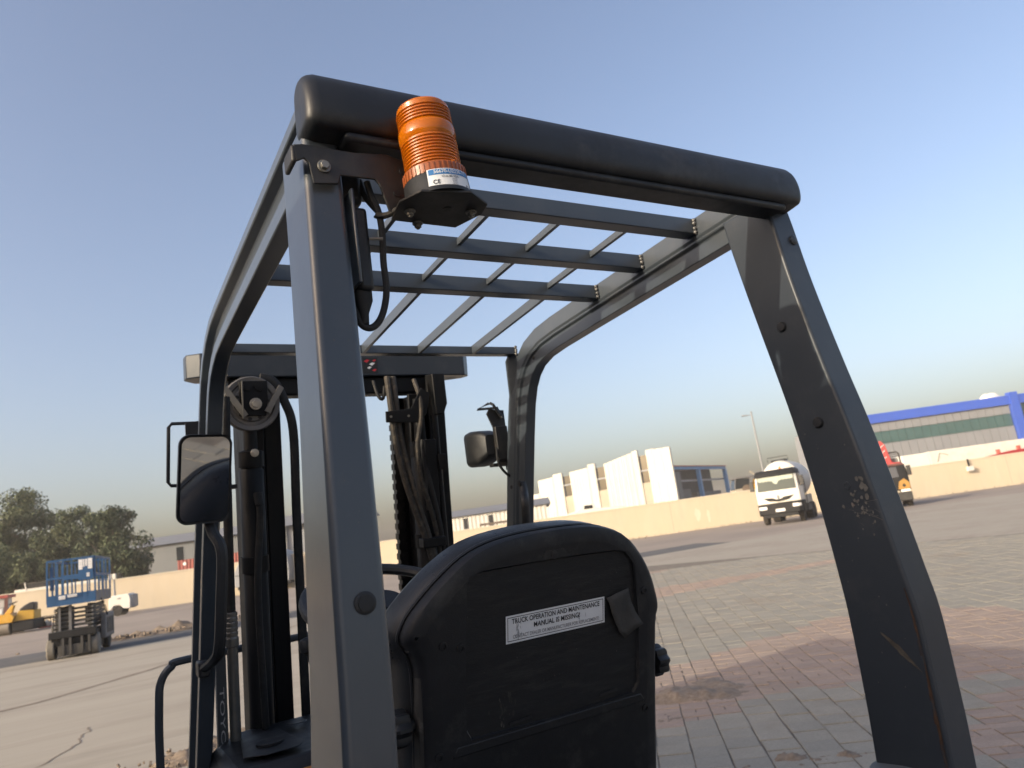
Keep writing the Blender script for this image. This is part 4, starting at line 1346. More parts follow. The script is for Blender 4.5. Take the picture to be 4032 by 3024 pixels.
# maker's label wrapped round the beacon base, facing the rear right
lab = MB()
RL = .0450
A0, A1 = R(-131), R(-47)
def lp(t, z, off=0.):
    a = A0 + (A1 - A0) * t
    taper = 1.010 - (z - 1.903) * 1.0
    return (BX + (RL * taper + off) * math.cos(a), BY + (RL * taper + off) * math.sin(a), z)
Z0, Z1, ZB = 1.9015, 1.9275, 1.9190
for i in range(16):
    t0, t1 = i / 16, (i + 1) / 16
    lab.add([lp(t0, Z0), lp(t1, Z0), lp(t1, Z1), lp(t0, Z1)], [(0, 1, 2, 3)], 0)
    if 0 < i < 15 or True:
        e0, e1 = max(.03, t0), min(.97, t1)
        lab.add([lp(e0, ZB, .0003), lp(e1, ZB, .0003), lp(e1, Z1 - .001, .0003), lp(e0, Z1 - .001, .0003)], [(0, 1, 2, 3)], 1)
def wrap_text(txt, size, u, z, mi, align='CENTER'):
    t = MB().text(txt, size, (0, 0, 0), (1, 0, 0), (0, 1, 0), 0, align, bold=.012)
    arc = RL * (A1 - A0)
    lab.add([lp(u + vx / arc, z + vy, .0006) for vx, vy, _ in t.v], t.f, mi)
wrap_text('56670-U2230-71', .0070, .5, 1.9208, 0)
wrap_text('12 to 80 VDC', .0044, .47, 1.9144, 2)
wrap_text('CE', .0082, .17, 1.9060, 2)
for k in range(4):
    wrap_text('IIIIIIIIIIIIIIIII', .0018, .55, 1.9115 - k * .0024, 3)
wrap_text('RU', .005, .88, 1.9035, 2)
lab.build('beacon_label', ['label_white', 'label_blue', 'label_ink', 'label_grey'], bc, smooth=False)
_p = Vector((BX, BY, 1.8975))
bc.matrix_local = Matrix.Translation(_p) @ Matrix.Rotation(R(-3.6), 4, 'Y') @ Matrix.Translation(-_p)
# supply cable, tie, junction box on the inside of the left post
MB().tube([(-.405, .01, 1.958), (-.402, .006, 1.935), (-.395, .004, 1.912), (-.392, .006, 1.88), (-.393, .01, 1.84), (-.391, .015, 1.80), (-.400, .018, 1.765), (-.415, .02, 1.748), (-.430, .02, 1.752), (-.436, .022, 1.775)], .0048, n=10).build('cable', 'rubber', fl)
MB().tube([(-.398, .004, 1.906), (-.388, -.008, 1.902), (-.375, -.02, 1.906), (-.362, -.03, 1.900)], .0045, n=10).build('cable', 'hose_dusty', fl)
MB().tube([(-.408, .03, 1.97), (-.405, .02, 1.94), (-.395, .008, 1.915)], .0042, n=10).build('cable', 'rubber', fl)
MB().tube([(-.401, .004, 1.904), (-.394, -.006, 1.901), (-.386, .002, 1.903), (-.392, .012, 1.906)], .0018, n=6, closed=True).build('cable_tie', 'plastic_black', fl)
jb = MB().bx(-.434, -.412, .0, .055, 1.795, 1.915).build('junction_box', 'plastic_black', fl, bevel=.006)
MB().bx(-.438, -.4335, -.012, .065, 1.80, 1.935).build('flange', 'guard_paint', jb, bevel=.002)
MB().lathe([(.014, 0), (.014, -.012), (.007, -.03), (.006, -.045)], (-.425, .02, 1.797), (0, 0, 1), n=14).build('grommet', 'rubber', jb)
MB().cyl((-.414, .0, 1.868), (-.396, -.004, 1.868), .0022, n=8).build('pin', 'steel_tube', jb)
MB().bx(-.442, -.408, .02, .07, 1.93, 1.99).build('cable_guard', 'plastic_black', jb, bevel=.008)

# ---------------------------------------------------------------- seat
seat = thing('seat', None, None)
seat.parent = fl


def seat_p(x, z, d=0.):
    """point on the reclined back of the seat; d metres forward of its rear face"""
    return (x, .352 + (1.39 - z) * .25 + d, z)


OUT = [(-.236, .88), (-.237, 1.02), (-.239, 1.16), (-.244, 1.245), (-.258, 1.278), (-.268, 1.296), (-.262, 1.316), (-.245, 1.340), (-.200, 1.381), (-.147, 1.418), (-.095, 1.437), (-.021, 1.447), (.07, 1.449), (.150, 1.443), (.215, 1.419), (.255, 1.381), (.284, 1.335), (.302, 1.285), (.306, 1.258), (.299, 1.225), (.297, 1.08), (.298, .88)]


def smooth_poly(P, k=4):
    out = []
    n = len(P)
    for i in range(n - 1):
        g = lambda j: Vector(P[max(0, min(n - 1, j))])
        a0, a1, a2, a3 = g(i - 1), g(i), g(i + 1), g(i + 2)
        for s in range(k):
            t = s / k
            out.append(.5 * ((2 * a1) + (a2 - a0) * t + (2 * a0 - 5 * a1 + 4 * a2 - a3) * t * t + (3 * a1 - a0 - 3 * a2 + a3) * t ** 3))
    out.append(Vector(P[-1]))
    return out


SO = smooth_poly(OUT, 3)
CEN = Vector((.027, 1.12))


def ring(off, d, dz=0.):
    res = []
    n = len(SO)
    for i, p in enumerate(SO):
        a, c = SO[max(0, i - 1)], SO[min(n - 1, i + 1)]
        t = (c - a).normalized()
        nrm = Vector((-t.y, t.x))
        q = p + nrm * off
        res.append(seat_p(q.x, q.y + dz, d))
    return res


def bridge(b, rings, mi=0):
    n = len(rings[0])
    vs = [p for r in rings for p in r]
    fs = [(i * n + k, i * n + k + 1, (i + 1) * n + k + 1, (i + 1) * n + k) for i in range(len(rings) - 1) for k in range(n - 1)]
    b.add(vs, fs, mi)


# rear shell with a recessed panel
PAN = [(-.160, 1.115), (-.160, 1.25), (-.156, 1.378), (-.146, 1.390), (-.12, 1.394), (.02, 1.396), (.06, 1.396), (.19, 1.392), (.222, 1.386), (.238, 1.365), (.246, 1.25), (.247, 1.115), (.232, 1.098), (.05, 1.092), (-.15, 1.098)]
b = MB()
bridge(b, [ring(-.030, .0), ring(-.010, .0015), ring(-.001, .007), ring(.004, .018), ring(.004, .045)])
# fill the rear face between outline and the panel as a fan of quads
R0 = ring(-.030, .0)
pan = [seat_p(x, z, 0) for x, z in PAN]
top = R0
cen = seat_p(.03, .88, 0)
shell = b
import mathutils
from mathutils.geometry import tessellate_polygon
poly = [Vector(p) for p in R0]
hole = [Vector(seat_p(x, z, 0)) for x, z in reversed(PAN)]
flat = [[Vector((p.x, p.z, 0)) for p in poly], [Vector((p.x, p.z, 0)) for p in hole]]
tri = tessellate_polygon(flat)
shell.add(poly + hole, [tuple(t) for t in tri])
# recess wall and panel
pin = [seat_p(.036 + (x - .036) * .985, 1.25 + (z - 1.25) * .982, .007) for x, z in PAN]
n = len(PAN)
pout = [seat_p(x, z, 0) for x, z in PAN]
shell.add(pout + pin, [(i, (i + 1) % n, n + (i + 1) % n, n + i) for i in range(n)])
sh_o = shell.build('back_shell', 'seat_shell', seat, angle=40)
b = MB()
b.add([seat_p(.036 + (x - .036) * .985, 1.25 + (z - 1.25) * .982, .0062) for x, z in PAN], [tuple(range(n))])
NX, NZ = 24, 20
b.build('back_panel', 'seat_panel', seat, smooth=False)
# padded cushion
b = MB()
bridge(b, [ring(.000, .042), ring(.008, .050), ring(.016, .075), ring(.021, .11), ring(.012, .145), ring(-.030, .165), ring(-.08, .17), ring(-.16, .165)])
b.build('back_cushion', 'vinyl', seat, angle=70)
b = MB()
b.tube([Vector(p) for p in ring(.0065, .044)][2:-2], .0035, n=6, smooth=False)
b.build('piping', 'vinyl', seat)
# dusty side wing below the cushion on the left, and the base
for sx, x in ((-1, -.246), (1, .300)):
    MB().prism([(x, seat_p(0, 1.270)[1] + .012, 1.270), (x, .60, 1.262), (x, .64, .95), (x, .50, .9), (x, seat_p(0, .9)[1] + .012, .9)], (.02 * (1 if sx < 0 else -1), 0, 0)).build('side_wing', 'seat_dusty', seat, bevel=.006)
MB().bx(-.262, -.240, .40, .60, 1.272, 1.284).build('wing_edge', 'seat_shell', seat, bevel=.002)
for sx, x, z in ((-1, -.243, 1.143), (1, .302, 1.140)):
    y = seat_p(0, z)[1] + .045
    k = MB()
    k.lathe([(.012, 0), (.012, .014), (.029, .016), (.031, .022), (.031, .040), (.027, .046), (.001, .047)], (x, y, z), (sx, 0, 0), n=36)
    k.v = [(vx, y + (vy - y) * (1 + (.10 * math.cos(8 * math.atan2(vz - z, vy - y)) if math.hypot(vy - y, vz - z) > .02 else 0)), z + (vz - z) * (1 + (.10 * math.cos(8 * math.atan2(vz - z, vy - y)) if math.hypot(vy - y, vz - z) > .02 else 0))) for vx, vy, vz in k.v]
    k.build('adjuster_knob', 'plastic_black', seat, angle=30)
MB().bx(-.22, .27, .46, .98, .93, 1.06).build('seat_cushion', 'vinyl', seat, bevel=.03, seg=3)
# notch with screw at the top of the panel, small slots and screws
MB().lathe([(.0085, 0), (.0085, -.0015), (.005, -.002), (.001, -.002)], seat_p(.036, 1.402, 0), (0, 1, .25), n=16).build('screw', 'plastic_black', seat)
MB().prism([seat_p(.016, 1.412, -.001), seat_p(.058, 1.412, -.001), seat_p(.072, 1.395, -.001), seat_p(.005, 1.395, -.001)], (0, .001, 0)).build('notch', 'plastic_black', seat, smooth=False)
for x, z in ((-.205, 1.275), (-.215, 1.085), (.262, 1.30), (.262, 1.06), (-.170, 1.265)):
    MB().lathe([(.008, 0), (.008, -.002), (.0045, -.0025), (.0045, -.0005), (.0005, -.0005)], seat_p(x, z, 0), (0, 1, .25), n=16).build('screw', 'seat_shell', seat)
for x, z, w in ((.165, 1.113, .022), (-.045, 1.108, .024)):
    MB().prism([seat_p(x - w, z - .004, -.0006), seat_p(x + w, z - .001, -.0006), seat_p(x + w, z + .004, -.0006), seat_p(x - w, z + .001, -.0006)], (0, .0005, 0)).build('slot', 'plastic_black', seat, smooth=False)
# lower ledge under the panel
MB().prism([seat_p(-.18, 1.093, -.001), seat_p(.25, 1.093, -.001), seat_p(.262, 1.074, -.002), seat_p(-.190, 1.074, -.002)], (0, .006, 0)).build('ledge', 'seat_shell', seat, bevel=.004)
# maintenance sticker
st = MB()
SXL, SXR, SZ0, SZ1 = -.0725, .1605, 1.2525, 1.3035
def sp(x, z, d):
    return seat_p(x, z, .0062 - d)
st.add([sp(SXL, SZ0, .001), sp(SXR, SZ0, .001), sp(SXR, SZ1, .001), sp(SXL, SZ1, .001)], [(0, 1, 2, 3)], 0)
def bar2(x0, x1, z0, z1, mi, d=.0013):
    st.add([sp(x0, z0, d), sp(x1, z0, d), sp(x1, z1, d), sp(x0, z1, d)], [(0, 1, 2, 3)], mi)
m_ = .0035
for (x0, x1, z0, z1) in ((SXL + m_, SXR - m_, SZ0 + m_, SZ0 + m_ + .0012), (SXL + m_, SXR - m_, SZ1 - m_ - .0012, SZ1 - m_), (SXL + m_, SXL + m_ + .0012, SZ0 + m_, SZ1 - m_), (SXR - m_ - .0012, SXR - m_, SZ0 + m_, SZ1 - m_)):
    bar2(x0, x1, z0, z1, 1)
xm = (SXL + SXR) / 2
upv = (0, -.25, 1)
def stext(txt, size, z, width, mi):
    t = MB().text(txt, size, (0, 0, 0), (1, 0, 0), (0, 1, 0), 0, bold=.018)
    w = max(v[0] for v in t.v) - min(v[0] for v in t.v)
    k = width / w
    st.add([sp(xm + vx * k, z + vy, .0016) for vx, vy, _ in t.v], t.f, mi)
stext('TRUCK OPERATION AND MAINTENANCE', .0132, 1.2875, .207, 1)
stext('MANUAL IS MISSING!', .0132, 1.2740, .109, 1)
stext('CONTACT DEALER OR MANUFACTURER FOR REPLACEMENT!',   .0092, 1.2605, .203, 2)
for k in range(16):
    x = SXL + random.gauss(.026, .004)
    z = random.uniform(1.252, 1.285)
    bar2(x, x + .0007, z, z + random.uniform(.004, .011), 2, .0018)
for k in range(5):
    x = SXR - random.gauss(.065, .012)
    z = random.uniform(1.262, 1.275)
    bar2(x, x + .0006, z, z + random.uniform(.003, .010), 2, .0018)
st.build('sticker', ['label_white', 'label_ink', 'label_grey'], seat, smooth=False)
# torn flap of covering hanging beside the sticker
fp = MB()
rows = [((.165, 1.300), (.222, 1.312)), ((.168, 1.287), (.224, 1.300)), ((.172, 1.270), (.228, 1.282)), ((.180, 1.248), (.236, 1.262)), ((.192, 1.226), (.246, 1.243)), ((.206, 1.215), (.250, 1.236))]
vs = []
for i, (l, r) in enumerate(rows):
    for k in range(6):
        t = k / 5
        x = l[0] + (r[0] - l[0]) * t
        z = l[1] + (r[1] - l[1]) * t + random.uniform(-.0015, .0015)
        vs.append(sp(x, z, .002 + .0022 * i + .0035 * math.sin(t * 3.1 + i * .9)))
fp.add(vs, [(i * 6 + k, i * 6 + k + 1, (i + 1) * 6 + k + 1, (i + 1) * 6 + k) for i in range(5) for k in range(5)])
fo = fp.build('torn_flap', 'flap', seat, angle=50)
so = fo.modifiers.new('thick', 'SOLIDIFY')
so.thickness = .0016
# worn dent and foam crumbs
tw = MB()
for k in range(26):
    x, z = random.gauss(-.075, .012), random.gauss(1.14, .014)
    s = random.uniform(.001, .004)
    tw.add([sp(x + s * math.cos(a) * random.uniform(.5, 1), z + 2.2 * s * math.sin(a) * random.uniform(.5, 1), .0004 + .00002 * k) for a in (0, 1.2, 2.4, 3.6, 4.8)], [(0, 1, 2, 3, 4)])
for k in range(70):
    x, z = random.uniform(-.2, .27), random.uniform(1.0, 1.43)
    s = random.uniform(.0003, .0011)
    q = sp(x, z, 0) if (-.16 < x < .235 and 1.11 < z < 1.38) else seat_p(x, z, 0)
    tw.add([(q[0] + s * math.cos(a), q[1] - .0009 - .00001 * k, q[2] + s * 1.4 * math.sin(a)) for a in (0, 1.2, 2.4, 3.6, 4.8)], [(0, 1, 2, 3, 4)])
tag(tw.build('scuffs', 'seat_dusty', seat, smooth=False), kind='stuff')

# ---------------------------------------------------------------- dash, steering wheel, levers
dash = MB()
dash.loft([[(-.475, y0, z), (-.475 + .05, y0 - .045, z), (-.20, y0 - .06, z), (.40, y0 - .06, z), (.44, y0, z), (.44, 1.44, z), (-.40, 1.44, z), (-.475, 1.36, z)] for y0, z in ((1.05, .60), (1.04, .93), (1.05, .985))] + [[(-.455, 1.075, 1.005), (-.42, 1.04, 1.012), (-.20, 1.02, 1.02), (.38, 1.02, 1.02), (.41, 1.07, 1.01), (.41, 1.42, 1.035), (-.395, 1.42, 1.028), (-.455, 1.345, 1.012)]])
dsh = dash.build('dash_cowl', 'plastic_black', fl, bevel=.012, seg=3)
lid = MB().prism([(-.425, 1.12, 1.0195), (-.38, 1.075, 1.0225), (-.305, 1.072, 1.0245), (-.285, 1.10, 1.0255), (-.300, 1.30, 1.031), (-.40, 1.30, 1.0275)], (0, 0, .0018)).build('lid', 'plastic_black', dsh, bevel=.002)
MB().lathe([(.001, .001), (.02, .002), (.034, .005), (.034, .0)], (-.352, 1.17, 1.0275), (0, 0, 1), n=24).build('finger_pull', 'plastic_black', lid)
MB().lathe([(.001, .002), (.026, .002), (.028, 0)], (-.245, 1.33, 1.031), (0, 0, 1), n=24).build('cap', 'plastic_black', dsh)
MB().prism([(-.25, 1.12, 1.027), (-.235, 1.11, 1.027), (-.24, 1.15, 1.0285)], (0, 0, .0006)).build('chip', 'seat_dusty', dsh)
sw = MB()
for k in range(1):
    pass
sc_ = Vector((-.155, .80, 1.345))
rotw = Matrix.Rotation(R(24), 3, 'X')
sw.tube([sc_ + rotw @ Vector((.175 * math.cos(t * math.pi / 12), .175 * math.sin(t * math.pi / 12), 0)) for t in range(24)], .0135, n=10, closed=True)
swo = sw.build('steering_wheel', 'vinyl', fl)
for k in range(3):
    a = R(90 + 120 * k)
    MB().beam(sc_ + rotw @ Vector((0, 0, -.02)), sc_ + rotw @ Vector((.17 * math.cos(a), .17 * math.sin(a), 0)), .028, .012).build('spoke', 'plastic_black', swo)
MB().cyl(sc_ + rotw @ Vector((0, 0, .005)), sc_ + rotw @ Vector((0, 0, -.04)), .045, n=24).build('hub', 'plastic_black', swo)
MB().cyl(sc_ + rotw @ Vector((0, 0, -.03)), (-.155, 1.06, .98), .035, .05, n=16).build('steering_column', 'plastic_black', fl)
MB().bx(-.10, .28, 1.06, 1.30, 1.02, 1.17).build('instrument_pod', 'plastic_black', fl, bevel=.03, seg=3)
lv = MB().tube([(-.304, .86, 1.0), (-.306, .85, 1.12), (-.320, .82, 1.22), (-.335, .80, 1.272)], .0065, n=10).build('lever', 'rubber', fl)
MB().lathe([(.004, -.018), (.013, -.012), (.0165, 0), (.013, .012), (.003, .017)], (-.338, .80, 1.279), (0, 0, 1), n=18).build('knob', 'plastic_black', lv)
bl = []
for k in range(26):
    bl.append((.016 + (.004 if k % 2 else 0), k * .0085))
MB().lathe(bl, (-.305, .86, 1.0), (0, -.10, 1), n=14).build('bellows', 'rubber', lv)

# ---------------------------------------------------------------- mast
mast = thing('mast', None, None, (0, 1.36, 2.0), 0)
mast.rotation_euler = (R(6.6), 0, 0)
mast.parent = fl
PUX, PUZ = -.024, -.018
def mz(z):
    return z - 2.0
# top plate with chamfered corners, seen from below
MB().prism([(-.475, .09, .022), (-.475, .04, .022), (-.44, .0, .022), (.425, .0, .022), (.46, .04, .022), (.46, .09, .022), (.42, .15, .022), (-.44, .15, .022)], (0, 0, .072)).build('top_plate', 'guard_worn', mast, bevel=.004)
MB().bx(-.36, .335, .02, .12, -.035, .022).build('cross_beam', 'mast_steel', mast, bevel=.006)
MB().cyl((.41, .085, .0215), (.41, .085, .0235), .022, n=20).build('lifting_hole', 'plastic_black', mast)
dec = MB()
dec.bx(.055, .105, -.0012, -.0006, .030, .082, 0)
for (x, z, s, mi) in ((.068, .07, .010, 2), (.076, .048, .008, 1), (.086, .060, .010, 1), (.094, .072, .007, 2), (.093, .040, .008, 2)):
    dec.prism([(x - s, -.0014, z), (x, -.0014, z - s * .5), (x + s, -.0014, z + s * .4), (x, -.0014, z + s * .6)], (0, .0002, 0), mi)
dec.build('decal', ['plastic_black', 'label_white', 'label_red'], mast, smooth=False)
BOT = -1.72
for sx in (-1, 1):
    xo = .335 if sx < 0 else .325
    ch = MB()
    prof_c = [(xo, -.03), (xo, .12), (xo - .06, .12), (xo - .06, .105), (xo - .018, .105), (xo - .018, -.015), (xo - .06, -.015), (xo - .06, -.03)]
    ch.loft([[(sx * x, y, z) for x, y in prof_c] for z in (BOT, .02)])
    ch.build('outer_channel', 'mast_steel', mast, bevel=.003)
    xi = xo - .068
    prof_i = [(xi, .0), (xi, .15), (xi - .05, .15), (xi - .05, .135), (xi - .014, .135), (xi - .014, .015), (xi - .05, .015), (xi - .05, .0)]
    ch = MB()
    ch.loft([[(sx * x, y, z) for x, y in prof_i] for z in (BOT + .05, -.04)])
    ch.build('inner_channel', 'mast_steel', mast, bevel=.003)
    # lift cylinder
    cx_ = sx * .318 if sx < 0 else .232
    cy_ = -.045 if sx < 0 else -.02
    cyl = MB().lathe([(.034, BOT), (.034, -.26), (.030, -.255), (.030, -.25), (.036, -.25), (.036, -.205), (.020, -.20), (.018, -.06)], (cx_, cy_, 0), (0, 0, 1), n=26).build('lift_cylinder', 'mast_steel', mast, angle=40)
    MB().lathe([(.0385, 0), (.0385, .045)], (cx_, cy_, -.55), (0, 0, 1), n=24).build('clamp_band', 'mast_steel', cyl)
    hexbolt('bolt', (cx_ + .004, cy_ - .035, -.18 - .03), (0, -1, 0), .008, .012, 'steel', cyl)
    # chain
    c = MB()
    xch = sx * .247 if sx < 0 else .175
    z = -.10
    k = 0
    while z > BOT + .1:
        c.box((xch, .04 if sx < 0 else .06, z), (.030 if k % 2 else .022, .026, .020), None)
        z -= .0165
        k += 1
    c.build('lift_chain', 'chain', mast, smooth=False)
# sheave on the left with its bracket
pu = MB().lathe([(.001, -.014), (.050, -.014), (.054, -.010), (.062, -.010), (.066, -.016), (.078, -.018), (.081, -.013), (.074, .0), (.081, .013), (.078, .018), (.001, .018)], (-.290 + PUX, -.055, -.048 + PUZ), (0, 1, 0), n=44).build('sheave', 'pulley', mast, angle=30)
for k in range(10):
    a = R(36 * k + 10)
    MB().cyl((-.290 + PUX + .045 * math.cos(a), -.0702, -.048 + PUZ + .045 * math.sin(a)), (-.290 + PUX + .045 * math.cos(a), -.0685, -.048 + PUZ + .045 * math.sin(a)), .0055, n=12).build('hole', 'plastic_black', pu)
bkt = MB().prism([(-.325, -.078, .018), (-.245, -.078, .018), (-.245, -.078, -.035), (-.252, -.078, -.085), (-.318, -.078, -.085), (-.325, -.078, -.035)], (0, .006, 0)).xf(Matrix.Translation((PUX, 0, PUZ))).build('sheave_bracket', 'mast_steel', mast, bevel=.002)
for x in (-.303, -.270):
    MB().lathe([(.012, 0), (.012, .005), (.001, .006)], (x + PUX, -.078, PUZ), (0, -1, 0), n=18).build('bolt', 'mast_steel', bkt)
hexbolt('axle_nut', (-.281 + PUX, -.078, -.05 + PUZ), (0, -1, 0), .012, .014, 'steel', bkt)
for p0, p1 in (((-.365, -.075, -.0), (-.310, -.080, -.085)), ((-.205, -.075, -.0), (-.250, -.080, -.075))):
    MB().beam(p0, p1, .010, .016).xf(Matrix.Translation((PUX, 0, PUZ))).build('hose_guard', 'steel_tube', bkt)
MB().bx(-.3195 + PUX, -.3165 + PUX, -.088, -.078, -.11, .0).build('rod', 'steel_tube', bkt)
# hose looping over the sheave and down
MB().tube([(-.285, -.055, .012), (-.245, -.052, .0), (-.215, -.05, -.06), (-.192, -.045, -.15), (-.190, -.03, -.40), (-.190, -.03, -.8), (-.190, -.03, -1.3)], (.009, .014), n=10, flat=(0, 1, 0)).build('hose', 'rubber', mast)
MB().tube([(-.31, -.085, -.34), (-.308, -.088, -.40), (-.322, -.085, -.60), (-.318, -.088, -.9), (-.31, -.088, -1.3)], .010, n=10).build('hose', 'rubber', mast)
MB().cyl((-.31, -.08, -.325), (-.308, -.088, -.36), .013, .012, n=12).build('hose_end', 'rubber', mast)
# crimped hose and steel pipe between pillar and mast
MB().tube([(-.395, -.12, -.05), (-.398, -.11, -.35), (-.400, -.11, -.62), (-.400, -.11, -.655)], .0125, n=12).build('hose', 'rubber', mast)
cf = [(.0125, 0)]
for k in range(5):
    cf += [(.0165, -.002 - k * .013), (.0165, -.010 - k * .013), (.0150, -.0105 - k * .013), (.0150, -.0125 - k * .013)]
cf += [(.0175, -.07), (.0175, -.09), (.0155, -.092)]
MB().lathe(cf, (-.400, -.11, -.64), (0, 0, 1), n=14).build('crimp_fitting', 'steel_tube', mast, angle=20)
MB().cyl((-.400, -.11, -.72), (-.400, -.11, -1.5), .0145, n=14).build('pipe', 'steel_tube', mast)
stp = MB().bx(-.440, -.414, -.085, -.06, -1.6, -.70, 0)
stp.text('TOYOTA', .017, (-.4330, -.0858, -.95), (0, 0, -1), (1, 0, 0), 1, sx=3.2)
stp.build('lettered_strip', ['wall_grey', 'label_white'], mast, smooth=False)
# hoses on the right with guide arm
for dx, dy in ((0, 0), (.022, .004)):
    MB().tube([(.112 + dx, -.06 + dy, .01), (.112 + dx, -.075 + dy, -.08), (.118 + dx, -.08 + dy, -.19), (.140 + dx, -.085, -.32), (.168 + dx * .8, -.085, -.42), (.195 + dx * .6, -.085, -.50), (.225 + dx * .4, -.085, -.62), (.25, -.08, -.78)], .0098, n=10).build('hose', 'hose_dusty', mast)
MB().tube([(.205, -.06, .0), (.210, -.085, -.06), (.208, -.09, -.13), (.190, -.09, -.22), (.196, -.085, -.32), (.225, -.08, -.42), (.248, -.07, -.52), (.262, -.07, -.7)], .0078, n=10).build('hose', 'hose_dusty', mast)
MB().tube([(.225, -.05, -.20), (.222, -.07, -.28), (.238, -.08, -.38), (.262, -.07, -.50), (.275, -.06, -.66)], .0085, n=10).build('hose', 'rubber', mast)
MB().tube([(.072, -.04, .0), (.08, -.055, -.05), (.096, -.055, -.06), (.106, -.05, -.02)], .0055, n=8).build('hose', 'rubber', mast)
ga = MB().prism([(.088, -.092, -.105), (.088, -.092, -.140), (.208, -.092, -.145), (.230, -.092, -.115), (.245, -.092, -.05), (.215, -.092, -.03), (.175, -.092, -.098)], (0, .006, 0)).build('guide_arm', 'mast_steel', mast, bevel=.002)
for x in (.105, .165):
    MB().cyl((x, -.0935, -.122), (x, -.0915, -.122), .004, n=10).build('rivet', 'steel_tube', ga)
MB().prism([(.255, -.095, .015), (.300, -.095, .015), (.305, -.095, -.085), (.29, -.095, -.12), (.262, -.095, -.12)], (0, .05, 0)).build('side_bracket', 'mast_steel', mast, bevel=.003)
MB().bx(.155, .235, -.10, -.06, -.545, -.515).xf(Matrix.Translation((.03, 0, 0))).build('hose_clamp', 'mast_steel', mast, bevel=.003)
MB().bx(.19, .275, -.075, -.02, -.72, -.62).build('cylinder_band', 'mast_steel', mast, bevel=.004)
MB().cyl((.268, -.065, -.08), (.300, -.065, -1.5), .0095, n=10).build('pipe', 'mast_steel', mast)
MB().bx(.262, .288, -.09, -.06, -.30, -.25).build('clip', 'mast_steel', mast, bevel=.002)
MB().bx(.222, .262, -.08, -.05, -.43, -.2).build('valve_block', 'mast_steel', mast, bevel=.003)
# load backrest and forks in front of the mast
lb = MB().tube([(-.545, 1.74, .25), (-.555, 1.73, .9), (-.553, 1.72, 1.10), (-.545, 1.72, 1.165), (-.515, 1.72, 1.202), (-.46, 1.72, 1.215), (0, 1.72, 1.218), (.46, 1.72, 1.215), (.515, 1.72, 1.202), (.545, 1.72, 1.165), (.553, 1.72, 1.10), (.555, 1.73, .9), (.545, 1.74, .25)], (.0095, .0125), n=8, flat=(0, 1, 0)).build('load_backrest', 'guard_paint', fl)
for x in (-.42, .42):
    MB().bx(x - .012, x + .012, 1.715, 1.735, .3, .78).build('backrest_bar', 'guard_paint', lb)
MB().bx(-.54, .54, 1.70, 1.745, .76, .80).build('backrest_rail', 'guard_paint', lb)
MB().bx(-.5, .5, 1.62, 1.70, .22, .32).build('carriage', 'mast_steel', fl, bevel=.006)
MB().bx(-.5, .5, 1.62, 1.70, .52, .60).build('carriage', 'mast_steel', fl, bevel=.006)
for x in (-.28, .28):
    MB().prism([(x - .05, 1.70, .03), (x - .05, 1.74, .03), (x - .05, 2.78, .03), (x - .05, 2.78, .045), (x - .05, 1.75, .075), (x - .05, 1.745, .62), (x - .05, 1.70, .62)], (.10, 0, 0)).build('fork', 'mast_steel', fl, bevel=.004)

# ---------------------------------------------------------------- pillar mounted parts
mir = thing('mirror', None, None)
mir.parent = fl
mc = Vector((-.4905, 1.03, 1.684))
mrot = Matrix.Rotation(R(10), 3, 'Z') @ Matrix.Rotation(R(15), 3, 'X')
def rr2(w, h, r, n=8):
    return [(x, z) for x, z in rrect(0, 0, w, h, r, n)]
def mpt(x, y, z):
    return mc + mrot @ Vector((x, y, z))
b = MB()
o_ = rr2(.0625, .108, .025)
b.loft([[mpt(x * k, y, z * (1 - (1 - k) * .6)) for x, z in o_] for y, k in ((.0, .965), (-.002, 1.0), (.006, 1.0), (.022, .93), (.030, .75))])
b.build('housing', 'plastic_black', mir, angle=40)
i_ = rr2(.0565, .102, .021)
MB().add([mpt(x, -.0028, z) for x, z in i_], [tuple(range(len(i_)))]).build('glass', 'mirror_glass', mir, smooth=False)
arm = MB()
arm.tube([(-.478, 1.085, 1.585), (-.472, 1.075, 1.555), (-.457, 1.06, 1.508), (-.462, 1.07, 1.40), (-.470, 1.085, 1.288), (-.478, 1.11, 1.258), (-.494, 1.19, 1.232)], (.014, .0105), n=8, flat=(1, 0, 0))
arm.build('mirror_arm', 'plastic_black', mir)
MB().bx(-.507, -.480, 1.175, 1.235, 1.212, 1.252).build('arm_foot', 'plastic_black', mir, bevel=.006)
MB().bx(-.490, -.466, 1.072, 1.092, 1.575, 1.615).build('ball_joint', 'plastic_black', mir, bevel=.006)

